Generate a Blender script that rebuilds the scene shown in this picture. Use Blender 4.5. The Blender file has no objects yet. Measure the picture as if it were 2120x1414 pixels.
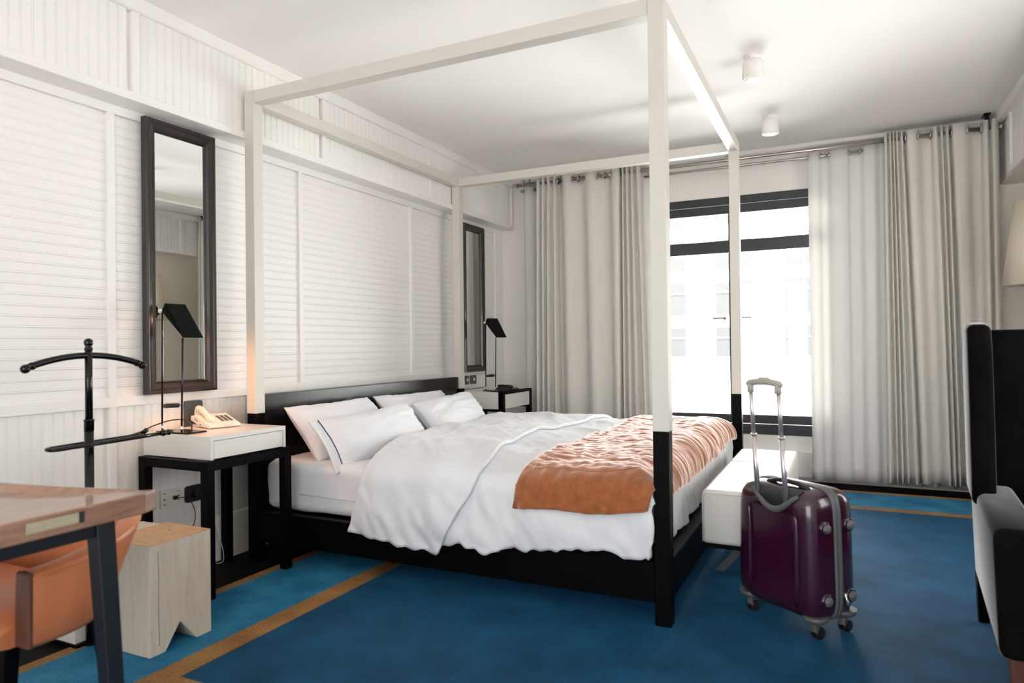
import bpy, bmesh, math, random
from mathutils import Vector, Matrix, noise
random.seed(7)
PI = math.pi
S = bpy.context.scene
COL = S.collection

# ------------------------------------------------------------------ camera
def make_camera():
    cd = bpy.data.cameras.new('camera'); co = bpy.data.objects.new('camera', cd); COL.objects.link(co)
    yaw, pitch, roll = -0.4487, 0.0063, -0.0116
    f = Vector((math.sin(yaw)*math.cos(pitch), math.cos(yaw)*math.cos(pitch), math.sin(pitch)))
    r = Vector((math.cos(yaw), -math.sin(yaw), 0)); u = r.cross(f)
    c, s = math.cos(roll), math.sin(roll)
    R = c*r + s*u; U = -s*r + c*u
    M = Matrix(((R.x, U.x, -f.x, 2.7337), (R.y, U.y, -f.y, -2.5535), (R.z, U.z, -f.z, 1.061), (0, 0, 0, 1)))
    co.matrix_world = M
    cd.sensor_fit = 'HORIZONTAL'; cd.sensor_width = 36.0; cd.lens = 36.0*1415.0/2120.0
    cd.clip_start = 0.02; cd.clip_end = 200
    cd.dof.use_dof = True; cd.dof.focus_distance = 4.3; cd.dof.aperture_fstop = 3.2
    S.camera = co
make_camera()

# ------------------------------------------------------------------ world, exposure
w = bpy.data.worlds.new('sky'); S.world = w; w.use_nodes = True
bg = w.node_tree.nodes['Background']; bg.inputs[0].default_value = (1.0, 0.99, 0.978, 1); bg.inputs[1].default_value = 3.9
S.view_settings.view_transform = 'Standard'; S.view_settings.look = 'None'
S.view_settings.gamma = 1.0; S.view_settings.use_curve_mapping = False
S.view_settings.exposure = 0.76
S.cycles.use_denoising = True
S.cycles.max_bounces = 14; S.cycles.diffuse_bounces = 8; S.cycles.glossy_bounces = 6
S.cycles.transmission_bounces = 8; S.cycles.transparent_max_bounces = 12
S.cycles.sample_clamp_indirect = 8.0
S.cycles.caustics_reflective = False; S.cycles.caustics_refractive = False
# added area light outside the window, boosts its daylight and lifts the ceiling
def area_light(name, loc, rot, sx, sy, power, col=(1, 1, 1)):
    ld = bpy.data.lights.new(name, 'AREA'); ld.shape = 'RECTANGLE'; ld.size = sx; ld.size_y = sy
    ld.energy = power; ld.color = col
    o = bpy.data.objects.new(name, ld); COL.objects.link(o); o.location = loc; o.rotation_euler = rot
    return o
WIN_FILL = area_light('window_fill', (2.0, 4.6, 0.9), (math.radians(-98), 0, 0), 4.6, 2.8, 300, (1.0, 0.985, 0.96))
sl = bpy.data.lights.new('sun', 'SUN'); sl.energy = 6; sl.angle = math.radians(1.5); sl.color = (1.0, 0.95, 0.88)
so = bpy.data.objects.new('sun', sl); COL.objects.link(so); so.rotation_euler = (math.radians(24), 0, 0)   # high sun from behind the building, added so street bounce brightens the ceiling

# ------------------------------------------------------------------ material helpers
MATS = {}
def mat(name, col, rough=0.5, metal=0.0, spec=0.5, sheen=0.0, sheen_rough=0.3, sheen_tint=(1, 1, 1), coat=0.0,
        noise_scale=0, noise_amt=0.0, col2=None, bump=0.0, bump_scale=60, stretch=(1, 1, 1), trans=0.0):
    if name in MATS: return MATS[name]
    m = bpy.data.materials.new(name); m.use_nodes = True; MATS[name] = m
    nt = m.node_tree; p = nt.nodes['Principled BSDF']
    c4 = (*col, 1)
    p.inputs['Base Color'].default_value = c4
    p.inputs['Roughness'].default_value = rough; p.inputs['Metallic'].default_value = metal
    p.inputs['Specular IOR Level'].default_value = spec
    if sheen: 
        p.inputs['Sheen Weight'].default_value = sheen; p.inputs['Sheen Roughness'].default_value = sheen_rough
        p.inputs['Sheen Tint'].default_value = (*sheen_tint, 1)
    if coat: p.inputs['Coat Weight'].default_value = coat; p.inputs['Coat Roughness'].default_value = 0.08
    tc = nt.nodes.new('ShaderNodeTexCoord'); mp = nt.nodes.new('ShaderNodeMapping'); mp.inputs['Scale'].default_value = stretch
    nt.links.new(tc.outputs['Object'], mp.inputs[0])
    n = nt.nodes.new('ShaderNodeTexNoise'); n.inputs['Scale'].default_value = noise_scale or 5; n.inputs['Detail'].default_value = 5
    n.inputs['Roughness'].default_value = 0.6
    nt.links.new(mp.outputs[0], n.inputs['Vector'])
    if noise_amt or col2:
        mx = nt.nodes.new('ShaderNodeMix'); mx.data_type = 'RGBA'
        c2 = col2 if col2 else tuple(max(0, x*(1-noise_amt)) for x in col)
        mx.inputs['A'].default_value = c4; mx.inputs['B'].default_value = (*c2, 1)
        rp = nt.nodes.new('ShaderNodeMapRange'); rp.inputs[1].default_value = 0.35; rp.inputs[2].default_value = 0.68
        nt.links.new(n.outputs['Fac'], rp.inputs[0]); nt.links.new(rp.outputs[0], mx.inputs['Factor'])
        nt.links.new(mx.outputs['Result'], p.inputs['Base Color'])
    if bump:
        n2 = nt.nodes.new('ShaderNodeTexNoise'); n2.inputs['Scale'].default_value = bump_scale; n2.inputs['Detail'].default_value = 3
        nt.links.new(mp.outputs[0], n2.inputs['Vector'])
        b = nt.nodes.new('ShaderNodeBump'); b.inputs['Strength'].default_value = bump; b.inputs['Distance'].default_value = 0.004
        nt.links.new(n2.outputs['Fac'], b.inputs['Height']); nt.links.new(b.outputs[0], p.inputs['Normal'])
    if trans:
        out = nt.nodes['Material Output']; t = nt.nodes.new('ShaderNodeBsdfTranslucent'); t.inputs[0].default_value = c4
        ms = nt.nodes.new('ShaderNodeMixShader'); ms.inputs[0].default_value = trans
        nt.links.new(p.outputs[0], ms.inputs[1]); nt.links.new(t.outputs[0], ms.inputs[2]); nt.links.new(ms.outputs[0], out.inputs[0])
    return m
def wood(name, c1, c2, scale=(1, 12, 12), rough=0.45, coat=0.0, ring=9.0):
    if name in MATS: return MATS[name]
    m = bpy.data.materials.new(name); m.use_nodes = True; MATS[name] = m
    nt = m.node_tree; p = nt.nodes['Principled BSDF']; p.inputs['Roughness'].default_value = rough
    p.inputs['Coat Weight'].default_value = coat
    tc = nt.nodes.new('ShaderNodeTexCoord'); mp = nt.nodes.new('ShaderNodeMapping'); mp.inputs['Scale'].default_value = scale
    n = nt.nodes.new('ShaderNodeTexNoise'); n.inputs['Scale'].default_value = ring; n.inputs['Detail'].default_value = 7; n.inputs['Roughness'].default_value = 0.65
    n.inputs['Distortion'].default_value = 0.6
    nt.links.new(tc.outputs['Object'], mp.inputs[0]); nt.links.new(mp.outputs[0], n.inputs['Vector'])
    r = nt.nodes.new('ShaderNodeValToRGB'); r.color_ramp.elements[0].position = 0.33; r.color_ramp.elements[1].position = 0.68
    r.color_ramp.elements[0].color = (*c2, 1); r.color_ramp.elements[1].color = (*c1, 1)
    nt.links.new(n.outputs['Fac'], r.inputs[0]); nt.links.new(r.outputs[0], p.inputs['Base Color'])
    b = nt.nodes.new('ShaderNodeBump'); b.inputs['Strength'].default_value = 0.15; b.inputs['Distance'].default_value = 0.002
    nt.links.new(n.outputs['Fac'], b.inputs['Height']); nt.links.new(b.outputs[0], p.inputs['Normal'])
    return m

WHITE = mat('white_paint', (0.83, 0.815, 0.795), 0.5, bump=0.03, bump_scale=90)
WALLPAINT = mat('wall_paint', (0.84, 0.815, 0.78), 0.75, bump=0.05, bump_scale=160)
BEIGE = mat('beige_wall_paint', (0.82, 0.75, 0.64), 0.75, bump=0.05, bump_scale=160)
CEIL = mat('ceiling_paint', (0.88, 0.86, 0.845), 0.85, bump=0.02, bump_scale=50)
CREAM = mat('cream_lacquer', (0.76, 0.74, 0.70), 0.3, coat=0.2)
BEDWHITE = mat('bed_white_lacquer', (0.635, 0.61, 0.555), 0.38)
BLACK = mat('black_stained_wood', (0.0015, 0.0015, 0.0019), 0.42, spec=0.06, bump=0.05, bump_scale=120, stretch=(1, 1, 8))
BLACKSATIN = mat('black_satin_veneer', (0.004, 0.004, 0.0045), 0.27, spec=0.42, noise_scale=2, noise_amt=0.4, bump=0.05, bump_scale=90)
DARKFLOOR = wood('dark_floorboards', (0.005, 0.0045, 0.0045), (0.002, 0.002, 0.002), (12, 1, 1), 0.65)
DARKFLOOR.node_tree.nodes['Principled BSDF'].inputs['Specular IOR Level'].default_value = 0.12
FRAME = mat('anthracite_window_frame', (0.018, 0.022, 0.026), 0.38, spec=0.5)
ESPRESSO = wood('espresso_frame', (0.022, 0.013, 0.011), (0.009, 0.006, 0.006), (8, 8, 1), 0.28, 0.3)
STEEL = mat('brushed_steel', (0.55, 0.51, 0.46), 0.28, 1.0)
CHROME = mat('chrome', (0.85, 0.85, 0.85), 0.08, 1.0)
MIRROR = mat('mirror_silver', (0.86, 0.88, 0.87), 0.0, 1.0)
BLACKMETAL = mat('black_gloss_metal', (0.003, 0.003, 0.0035), 0.16, spec=0.38)
BLACKPLASTIC = mat('black_plastic', (0.012, 0.012, 0.013), 0.4)
GREYPLASTIC = mat('grey_plastic', (0.075, 0.085, 0.09), 0.42)
WHITEPLASTIC = mat('ivory_plastic', (0.78, 0.74, 0.68), 0.35)
SHEET = mat('white_cotton', (0.735, 0.75, 0.785), 0.85, sheen=0.12, bump=0.45, bump_scale=16)
PIPING = mat('navy_piping', (0.03, 0.05, 0.14), 0.8)
LINEN = mat('linen_curtain', (0.79, 0.765, 0.715), 0.9, noise_scale=300, noise_amt=0.10, bump=0.25, bump_scale=420, stretch=(1, 1, 0.25), trans=0.10)
SHEER = mat('white_curtain_lining', (0.86, 0.85, 0.83), 0.9, bump=0.1, bump_scale=300, trans=0.22)
VELVET = mat('charcoal_velvet', (0.0060, 0.0052, 0.0052), 0.9, spec=0.03, sheen=0.85, sheen_rough=0.21, sheen_tint=(0.90, 0.88, 0.90), noise_scale=9, noise_amt=0.4)
BLANKETM = mat('rust_velvet', (0.36, 0.112, 0.034), 0.8, spec=0.15, sheen=1.0, sheen_rough=0.42, sheen_tint=(1.0, 0.90, 0.88), noise_scale=24, noise_amt=0.35, bump=0.2, bump_scale=70)
LEATHER = mat('tan_leather', (0.58, 0.19, 0.08), 0.36, spec=0.5, noise_scale=3, noise_amt=0.18, bump=0.12, bump_scale=260)
LEATHERDARK = mat('dark_leather_edge', (0.10, 0.035, 0.020), 0.45)
WHITELEATHER = mat('white_leather', (0.70, 0.69, 0.645), 0.38, spec=0.25, bump=0.06, bump_scale=180, noise_scale=4, noise_amt=0.06)
WALNUT = wood('walnut', (0.36, 0.20, 0.13), (0.20, 0.10, 0.065), (9, 1.2, 9), 0.3, 0.6, 5)
INLAY = wood('pale_inlay', (0.45, 0.40, 0.27), (0.36, 0.31, 0.21), (9, 1, 9), 0.4)
DESKLEG = mat('blueblack_painted_leg', (0.009, 0.0115, 0.016), 0.42, spec=0.25)
STOOLSIDE = wood('pale_pine_side', (0.64, 0.585, 0.50), (0.54, 0.475, 0.39), (9, 9, 1.0), 0.6, 0, 4)
STOOLTOP = wood('pine_end_grain', (0.62, 0.39, 0.22), (0.47, 0.27, 0.14), (3, 7, 3), 0.5, 0, 5)
PURPLE = mat('plum_polycarbonate', (0.032, 0.0035, 0.019), 0.24, spec=0.6, coat=0.5, noise_scale=14, noise_amt=0.15)
SUITGREY = mat('suitcase_grey_trim', (0.10, 0.105, 0.11), 0.45)
ALU = mat('aluminium_tube', (0.66, 0.63, 0.64), 0.3, 0.85)
SUITHANDLE = mat('warm_grey_grip', (0.42, 0.40, 0.36), 0.5)
SHADE = mat('cream_lampshade', (0.83, 0.76, 0.63), 0.85, trans=0.3)
LAMPFABRIC = mat('black_lamp_shade', (0.004, 0.0045, 0.0045), 0.75, spec=0.12, bump=0.15, bump_scale=300)
DARKWOODLEG = wood('reddish_leg', (0.12, 0.045, 0.03), (0.06, 0.022, 0.016), (8, 8, 1), 0.4)
FACADE = mat('pale_facade', (0.80, 0.80, 0.79), 0.9, noise_scale=2, noise_amt=0.05)
FACWIN = mat('facade_glass', (0.135, 0.138, 0.142), 0.8, spec=0.0)
SNOW = mat('pale_roof', (0.86, 0.86, 0.86), 0.9)
CARPETS = []
def carpet_mat(name, c1, c2, sheen):
    m = mat(name, c1, 0.6, spec=0.20, sheen=sheen, sheen_rough=0.5, sheen_tint=(0.10, 0.47, 1.0), noise_scale=4.5, col2=c2, bump=0.6, bump_scale=420)
    nt = m.node_tree; p = nt.nodes['Principled BSDF']; src = p.inputs['Base Color'].links[0].from_socket
    tc = nt.nodes.new('ShaderNodeTexCoord'); n3 = nt.nodes.new('ShaderNodeTexNoise'); n3.inputs['Scale'].default_value = 170; n3.inputs['Detail'].default_value = 4
    rp = nt.nodes.new('ShaderNodeMapRange'); rp.inputs[1].default_value = 0.3; rp.inputs[2].default_value = 0.7; rp.inputs[3].default_value = 0.45; rp.inputs[4].default_value = 1.55
    mu = nt.nodes.new('ShaderNodeMix'); mu.data_type = 'RGBA'; mu.blend_type = 'MULTIPLY'; mu.inputs['Factor'].default_value = 1.0
    nt.links.new(tc.outputs['Object'], n3.inputs['Vector']); nt.links.new(n3.outputs['Fac'], rp.inputs[0]); nt.links.new(src, mu.inputs['A']); nt.links.new(rp.outputs[0], mu.inputs['B']); nt.links.new(mu.outputs['Result'], p.inputs['Base Color'])
    m.node_tree.nodes['Principled BSDF'].inputs['Specular Tint'].default_value = (0.25, 0.58, 1.0, 1) if c1[2] > c1[0] else (1.0, 0.75, 0.5, 1)
    return m
NAVY = carpet_mat('navy_pile', (0.0003, 0.0065, 0.0145), (0.0045, 0.045, 0.095), 0.30)
SKY = carpet_mat('sky_blue_pile', (0.004, 0.085, 0.165), (0.040, 0.215, 0.345), 0.30)
GOLD = carpet_mat('gold_pile', (0.22, 0.100, 0.024), (0.38, 0.20, 0.06), 0.05)
def glass_mat():
    m = bpy.data.materials.new('window_glass'); m.use_nodes = True; nt = m.node_tree
    nt.nodes.remove(nt.nodes['Principled BSDF']); out = nt.nodes['Material Output']
    t = nt.nodes.new('ShaderNodeBsdfTransparent'); t.inputs[0].default_value = (0.96, 0.98, 0.97, 1)
    g = nt.nodes.new('ShaderNodeBsdfGlossy'); g.inputs['Roughness'].default_value = 0.02
    fr = nt.nodes.new('ShaderNodeFresnel'); fr.inputs[0].default_value = 1.45
    ms = nt.nodes.new('ShaderNodeMixShader'); nt.links.new(fr.outputs[0], ms.inputs[0]); nt.links.new(t.outputs[0], ms.inputs[1]); nt.links.new(g.outputs[0], ms.inputs[2])
    nt.links.new(ms.outputs[0], out.inputs[0]); return m
GLASS = glass_mat()
def add_sheen(m, col, rough):
    nt = m.node_tree; out = nt.nodes['Material Output']; src = out.inputs[0].links[0].from_socket
    sh = nt.nodes.new('ShaderNodeBsdfSheen'); sh.inputs['Color'].default_value = (*col, 1); sh.inputs['Roughness'].default_value = rough
    ad = nt.nodes.new('ShaderNodeAddShader'); nt.links.new(src, ad.inputs[0]); nt.links.new(sh.outputs[0], ad.inputs[1]); nt.links.new(ad.outputs[0], out.inputs[0])
add_sheen(BLANKETM, (0.85, 0.72, 0.68), 0.45)
def bulb_mat():
    m = bpy.data.materials.new('warm_bulb'); m.use_nodes = True; p = m.node_tree.nodes['Principled BSDF']
    p.inputs['Emission Color'].default_value = (1.0, 0.62, 0.32, 1); p.inputs['Emission Strength'].default_value = 25.0; return m
BULB = bulb_mat()

# ------------------------------------------------------------------ geometry helpers
def BM(): return bmesh.new()
def box(bm, x0, x1, y0, y1, z0, z1, bev=0.0, seg=2):
    r = bmesh.ops.create_cube(bm, size=1.0)
    vs = r['verts']
    for v in vs:
        v.co = Vector(((x0+x1)/2 + v.co.x*(x1-x0), (y0+y1)/2 + v.co.y*(y1-y0), (z0+z1)/2 + v.co.z*(z1-z0)))
    if bev > 0:
        es = list({e for v in vs for e in v.link_edges})
        bmesh.ops.bevel(bm, geom=es, offset=bev, segments=seg, profile=0.5, affect='EDGES')
    return bm
def hexa(bm, pts, bev=0.0, seg=2):
    """8 points: bottom ring 4 then top ring 4"""
    vs = [bm.verts.new(p) for p in pts]
    for f in ((3, 2, 1, 0), (4, 5, 6, 7), (0, 1, 5, 4), (1, 2, 6, 5), (2, 3, 7, 6), (3, 0, 4, 7)):
        bm.faces.new([vs[i] for i in f])
    if bev > 0:
        bmesh.ops.bevel(bm, geom=list({e for v in vs for e in v.link_edges}), offset=bev, segments=seg, profile=0.5, affect='EDGES')
    bmesh.ops.recalc_face_normals(bm, faces=bm.faces[:])
    return bm
def frame_of(d):
    d = d.normalized(); a = Vector((0, 0, 1)) if abs(d.z) < 0.9 else Vector((1, 0, 0))
    u = d.cross(a).normalized(); v = u.cross(d).normalized(); return u, v
def tube(bm, pts, r, n=10, caps=True, closed=False):
    pts = [Vector(p) for p in pts]; rings = []; m = len(pts)
    rr = r if isinstance(r, (list, tuple)) else [r]*m
    pu = None
    for i, p in enumerate(pts):
        if closed: d = pts[(i+1) % m]-pts[i-1]
        else: d = pts[min(i+1, m-1)]-pts[max(i-1, 0)]
        u, v = frame_of(d)
        if pu is not None:
            u = (pu - d.normalized()*pu.dot(d.normalized())).normalized(); v = u.cross(d.normalized())
        pu = u
        rings.append([bm.verts.new(p + rr[i]*(math.cos(2*PI*k/n)*u + math.sin(2*PI*k/n)*v)) for k in range(n)])
    for i in range(m if closed else m-1):
        a, b = rings[i], rings[(i+1) % m]
        for k in range(n):
            f = bm.faces.new((a[k], a[(k+1) % n], b[(k+1) % n], b[k])); f.smooth = True
    if caps and not closed:
        bm.faces.new(rings[0][::-1]); bm.faces.new(rings[-1])
    bmesh.ops.recalc_face_normals(bm, faces=bm.faces[:])
    return bm
def lathe(bm, prof, c, n=24, axis=Vector((0, 0, 1)), closed_prof=False):
    c = Vector(c); u, v = frame_of(axis); ax = axis.normalized(); rings = []
    for r, h in prof:
        rings.append([bm.verts.new(c + ax*h + max(r, 1e-4)*(math.cos(2*PI*k/n)*u + math.sin(2*PI*k/n)*v)) for k in range(n)])
    for i in range(len(prof)-1):
        a, b = rings[i], rings[i+1]
        for k in range(n):
            f = bm.faces.new((a[k], a[(k+1) % n], b[(k+1) % n], b[k])); f.smooth = True
    if not closed_prof:
        bm.faces.new(rings[0][::-1]); bm.faces.new(rings[-1])
    bmesh.ops.recalc_face_normals(bm, faces=bm.faces[:])
    return bm
def spline(pts, k=8):
    P = [Vector(p) for p in pts]; out = []
    for i in range(len(P)-1):
        a, b, c, d = P[max(0, i-1)], P[i], P[i+1], P[min(len(P)-1, i+2)]
        for j in range(k):
            s = j/k; out.append(0.5*((2*b)+(c-a)*s+(2*a-5*b+4*c-d)*s*s+(3*b-a-3*c+d)*s**3))
    out.append(P[-1]); return out
def sphere(bm, c, r, n=14):
    return lathe(bm, [(r*math.sin(PI*i/10), -r*math.cos(PI*i/10)) for i in range(11)], c, n)
def prism(bm, poly, ax, a0, a1, bev=0.0):
    """poly: list of 2D; ax: extrude axis; other axes in cyclic order (x: (y,z), y: (x,z), z: (x,y))"""
    def P(p, t):
        return {'x': (t, p[0], p[1]), 'y': (p[0], t, p[1]), 'z': (p[0], p[1], t)}[ax]
    A = [bm.verts.new(P(p, a0)) for p in poly]; B = [bm.verts.new(P(p, a1)) for p in poly]
    n = len(poly)
    fs = [bm.faces.new(A), bm.faces.new(B[::-1])]
    for i in range(n): fs.append(bm.faces.new((A[i], B[i], B[(i+1) % n], A[(i+1) % n])))
    bmesh.ops.recalc_face_normals(bm, faces=fs)
    if bev: bmesh.ops.bevel(bm, geom=list({e for f in fs for e in f.edges}), offset=bev, segments=2, profile=0.5, affect='EDGES')
    return bm
def grid(bm, fn, nu, nv, smooth=True, flip=False):
    vs = [[bm.verts.new(fn(i/nu, j/nv)) for j in range(nv+1)] for i in range(nu+1)]
    for i in range(nu):
        for j in range(nv):
            q = (vs[i][j], vs[i+1][j], vs[i+1][j+1], vs[i][j+1])
            f = bm.faces.new(q[::-1] if flip else q); f.smooth = smooth
    return vs
def smooth_all(bm):
    for f in bm.faces: f.smooth = True
    return bm

ORG = {}
def obj(name, bm, m, parent=None, kind=None, loc=None, rotz=None):
    """link the bmesh as ONE mesh object; vertices are given in world space and stored relative to the parent thing"""
    base = ORG.get(parent.name, Vector((0, 0, 0))) if parent else Vector((0, 0, 0))
    me = bpy.data.meshes.new(name)
    if base.length or parent is None:
        org = base
        if parent is None and loc is None:
            # own origin at bottom centre
            xs = [v.co for v in bm.verts]
            mn = Vector((min(c.x for c in xs), min(c.y for c in xs), min(c.z for c in xs))); mxv = Vector((max(c.x for c in xs), max(c.y for c in xs), 0))
            org = Vector(((mn.x+mxv.x)/2, (mn.y+mxv.y)/2, mn.z))
        if parent is None:
            bmesh.ops.translate(bm, verts=bm.verts[:], vec=-org)
        else:
            bmesh.ops.translate(bm, verts=bm.verts[:], vec=-base)
    else: org = base
    bm.to_mesh(me); bm.free()
    for mm in (m if isinstance(m, (list, tuple)) else [m]): me.materials.append(mm)
    o = bpy.data.objects.new(name, me); COL.objects.link(o)
    if parent is None:
        o.location = org; ORG[o.name] = org.copy()
    else:
        o.parent = parent; ORG[o.name] = base.copy()
    if kind: o['kind'] = kind
    return o
def thing(name, label, cat, loc, group=None):
    o = bpy.data.objects.new(name, None); o.empty_display_size = 0.1; COL.objects.link(o)
    o.location = loc; ORG[o.name] = Vector(loc); o['label'] = label; o['category'] = cat
    if group: o['group'] = group
    return o
def tag(o, label, cat, group=None):
    o['label'] = label; o['category'] = cat
    if group: o['group'] = group
    return o
def structure(name, bm, m):
    o = obj(name, bm, m); o['kind'] = 'structure'; return o
def mod_bevel(o, w, seg=2):
    b = o.modifiers.new('bevel', 'BEVEL'); b.width = w; b.segments = seg; b.limit_method = 'ANGLE'; return o
def mod_solid(o, t, off=-1):
    b = o.modifiers.new('solid', 'SOLIDIFY'); b.thickness = t; b.offset = off; return o
def mod_sub(o, n=1):
    b = o.modifiers.new('sub', 'SUBSURF'); b.levels = n; b.render_levels = n; return o
def copy_child(src, parent, loc):
    o = src.copy(); COL.objects.link(o); o.parent = parent; o.location = loc; return o
def N(x, y=0.0, z=0.0): return noise.noise(Vector((x, y, z)))
def sstep(a, b, x):
    t = min(1, max(0, (x-a)/(b-a))); return t*t*(3-2*t)
def lerp(a, b, t): return a+(b-a)*t
def interp(tab, x):
    if x <= tab[0][0]: return tab[0][1]
    for (a, b), (c, d) in zip(tab, tab[1:]):
        if x <= c: return b+(d-b)*(x-a)/(c-a)
    return tab[-1][1]

# ------------------------------------------------------------------ room dimensions
XL, XLS, XR, XRS = -0.125, 0.0, 3.95, 3.72
YW, YB, ZC = 3.2, -4.3, 2.59
ZFL = -0.012     # bare floor; the carpet's surface is z = 0
WX0, WX1, WZ0, WZ1 = 1.22, 2.78, 0.335, 2.25

b = BM(); box(b, -0.4, 4.2, YB, YW+0.3, -0.12, ZFL); structure('floor', b, DARKFLOOR)
b = BM(); box(b, -0.4, 4.2, YB, YW+0.3, ZC, ZC+0.12); structure('ceiling', b, CEIL)
b = BM()
box(b, -0.4, WX0, YW, YW+0.25, ZFL, ZC); box(b, WX1, 4.2, YW, YW+0.25, ZFL, ZC)
box(b, WX0, WX1, YW, YW+0.25, ZFL, WZ0); box(b, WX0, WX1, YW, YW+0.25, WZ1, ZC)
structure('wall_back', b, WALLPAINT)
b = BM()   # right wall; unseen window opening added to let in side fill light
V0, V1, V2, V3 = -0.3, 1.7, 0.45, 1.65
box(b, XR, XR+0.2, YB, V0, ZFL, ZC); box(b, XR, XR+0.2, V1, YW, ZFL, ZC); box(b, XR, XR+0.2, V0, V1, ZFL, V2); box(b, XR, XR+0.2, V0, V1, V3, ZC)
structure('wall_right', b, BEIGE)
b = BM(); box(b, XR+0.05, XR+0.11, V0, V1, V2, V2+0.08); box(b, XR+0.05, XR+0.11, V0, V1, V3-0.08, V3)
for yy in (V0, (V0+V1)/2-0.03, V1-0.06): box(b, XR+0.05, XR+0.11, yy, yy+0.06, V2+0.08, V3-0.08)
structure('fill_window_2', b, FRAME)
b = BM()   # wall behind the camera; unseen framed opening added for frontal fill light
G0, G1 = 0.95, 3.5
box(b, -0.4, G0, YB-0.2, YB, ZFL, ZC); box(b, G1, 4.2, YB-0.2, YB, ZFL, ZC); box(b, G0, G1, YB-0.2, YB, ZFL, 0.05); box(b, G0, G1, YB-0.2, YB, 2.25, ZC)
structure('wall_front', b, WALLPAINT)
b = BM(); box(b, G0, G1, YB-0.11, YB-0.05, 0.05, 0.12); box(b, G0, G1, YB-0.11, YB-0.05, 2.17, 2.25)
for xx in (G0, (G0+G1)/2-0.03, G1-0.06): box(b, xx, xx+0.06, YB-0.11, YB-0.05, 0.12, 2.17)
structure('fill_window_3', b, FRAME)
b = BM(); box(b, 0.0, XR, YW-0.03, YW, 0.02, 0.214); structure('baseboard_back', b, WHITE)
b = BM(); box(b, XR-0.02, XR, YB, YW-0.03, ZFL, 0.214); structure('baseboard_right', b, WHITE)

# --- beaded boards
PITCH = 0.0425
def bead_profile():
    # (across, proud)
    return [(0.0, -0.010), (0.0, -0.0020), (0.0010, -0.0020), (0.0019, -0.0005), (0.0042, 0.0), (0.0065, -0.0005), (0.0074, -0.0020), (0.0084, -0.0020), (0.0093, 0.0), (PITCH-0.0008, 0.0), (PITCH-0.0008, -0.010)]
def board_mesh(length, horizontal):
    """board whose face looks along +x, lying along y (horizontal) or z (vertical), starting at the origin"""
    bm = BM(); pr = bead_profile(); A = []; B = []
    for a, d in pr:
        if horizontal: A.append(bm.verts.new((d, 0, a))); B.append(bm.verts.new((d, length, a)))
        else: A.append(bm.verts.new((d, a, 0))); B.append(bm.verts.new((d, a, length)))
    n = len(pr)
    for i in range(n): bm.faces.new((A[i], B[i], B[(i+1) % n], A[(i+1) % n]))
    bm.faces.new(A); bm.faces.new(B[::-1])
    bmesh.ops.recalc_face_normals(bm, faces=bm.faces[:])
    me = bpy.data.meshes.new('board'); bm.to_mesh(me); bm.free(); me.materials.append(WHITE); return me
def place(name, me, parent, loc, flip=False):
    o = bpy.data.objects.new(name, me); COL.objects.link(o); o.parent = parent
    o.location = Vector(loc)-ORG[parent.name]
    if flip: o.rotation_euler = (0, 0, PI)
    return o
b = BM(); box(b, -0.4, XL-0.022, YB, YW, ZFL, ZC); WL = structure('wall_left', b, WHITE)
XB = XL-0.012                      # board face
BAT = [-1.785, -0.625, 0.537, 1.695, 2.87]
def strip(name, parent, *a, m=WHITE, bev=0.0015):
    bm = BM(); box(bm, *a); o = obj(name, bm, m, parent); mod_bevel(o, bev, 1); return o
# rails and battens
strip('top_rail', WL, XL-0.022, XL, YB, 3.0495, 2.099, 2.138)
strip('chair_rail', WL, XL-0.022, XL, YB, 3.0495, 0.813, 0.856)
for yc in BAT:
    strip('batten', WL, XL-0.022, XL, yc-0.017, yc+0.017, 0.856, 2.099)
    strip('lower_batten', WL, XL-0.022, XL, yc-0.017, yc+0.017, 0.213, 0.813)
strip('corner_batten', WL, XL-0.022, XL, 3.05, YW, 0.213, 2.138)
ends = BAT+[3.067]
for a, c in zip(ends, ends[1:]):
    L = c-a-0.034; me = board_mesh(L, True); z = 0.856
    while z < 2.099:
        if z+PITCH > 2.1: break
        place('board', me, WL, (XB, a+0.017, z)); z += PITCH
me = board_mesh(0.6, False)
for a, c in zip(ends, ends[1:]):
    y = a+0.017
    while y+PITCH <= c-0.017+0.004:
        if not (0.10 < y < 2.02): place('board', me, WL, (XB, y, 0.213))
        y += PITCH
b = BM(); box(b, XL-0.022, XL+0.008, YB, 3.17, ZFL, 0.213); o = structure('baseboard_left', b, WHITE); mod_bevel(o, 0.003, 2)

# --- soffit along the left wall
b = BM(); box(b, -0.4, XLS-0.022, YB, 3.185, 2.138, ZC); SOF = structure('trim_1', b, WHITE)
strip('lower_moulding', SOF, XLS-0.022, XLS, YB, 3.185, 2.138, 2.175)
strip('crown_moulding', SOF, XLS-0.022, XLS+0.014, YB, 3.185, 2.527, 2.59, bev=0.006)
sb = [-1.75, -0.592, 0.604, 1.782, 3.168]
for yc in sb: strip('batten', SOF, XLS-0.022, XLS, yc-0.016, yc+0.016, 2.175, 2.527)
me = board_mesh(0.352, False)
for a, c in zip(sb, sb[1:]):
    y = a+0.016
    while y+PITCH <= c-0.016+0.004:
        place('board', me, SOF, (XLS-0.012, y, 2.175)); y += PITCH
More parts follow.
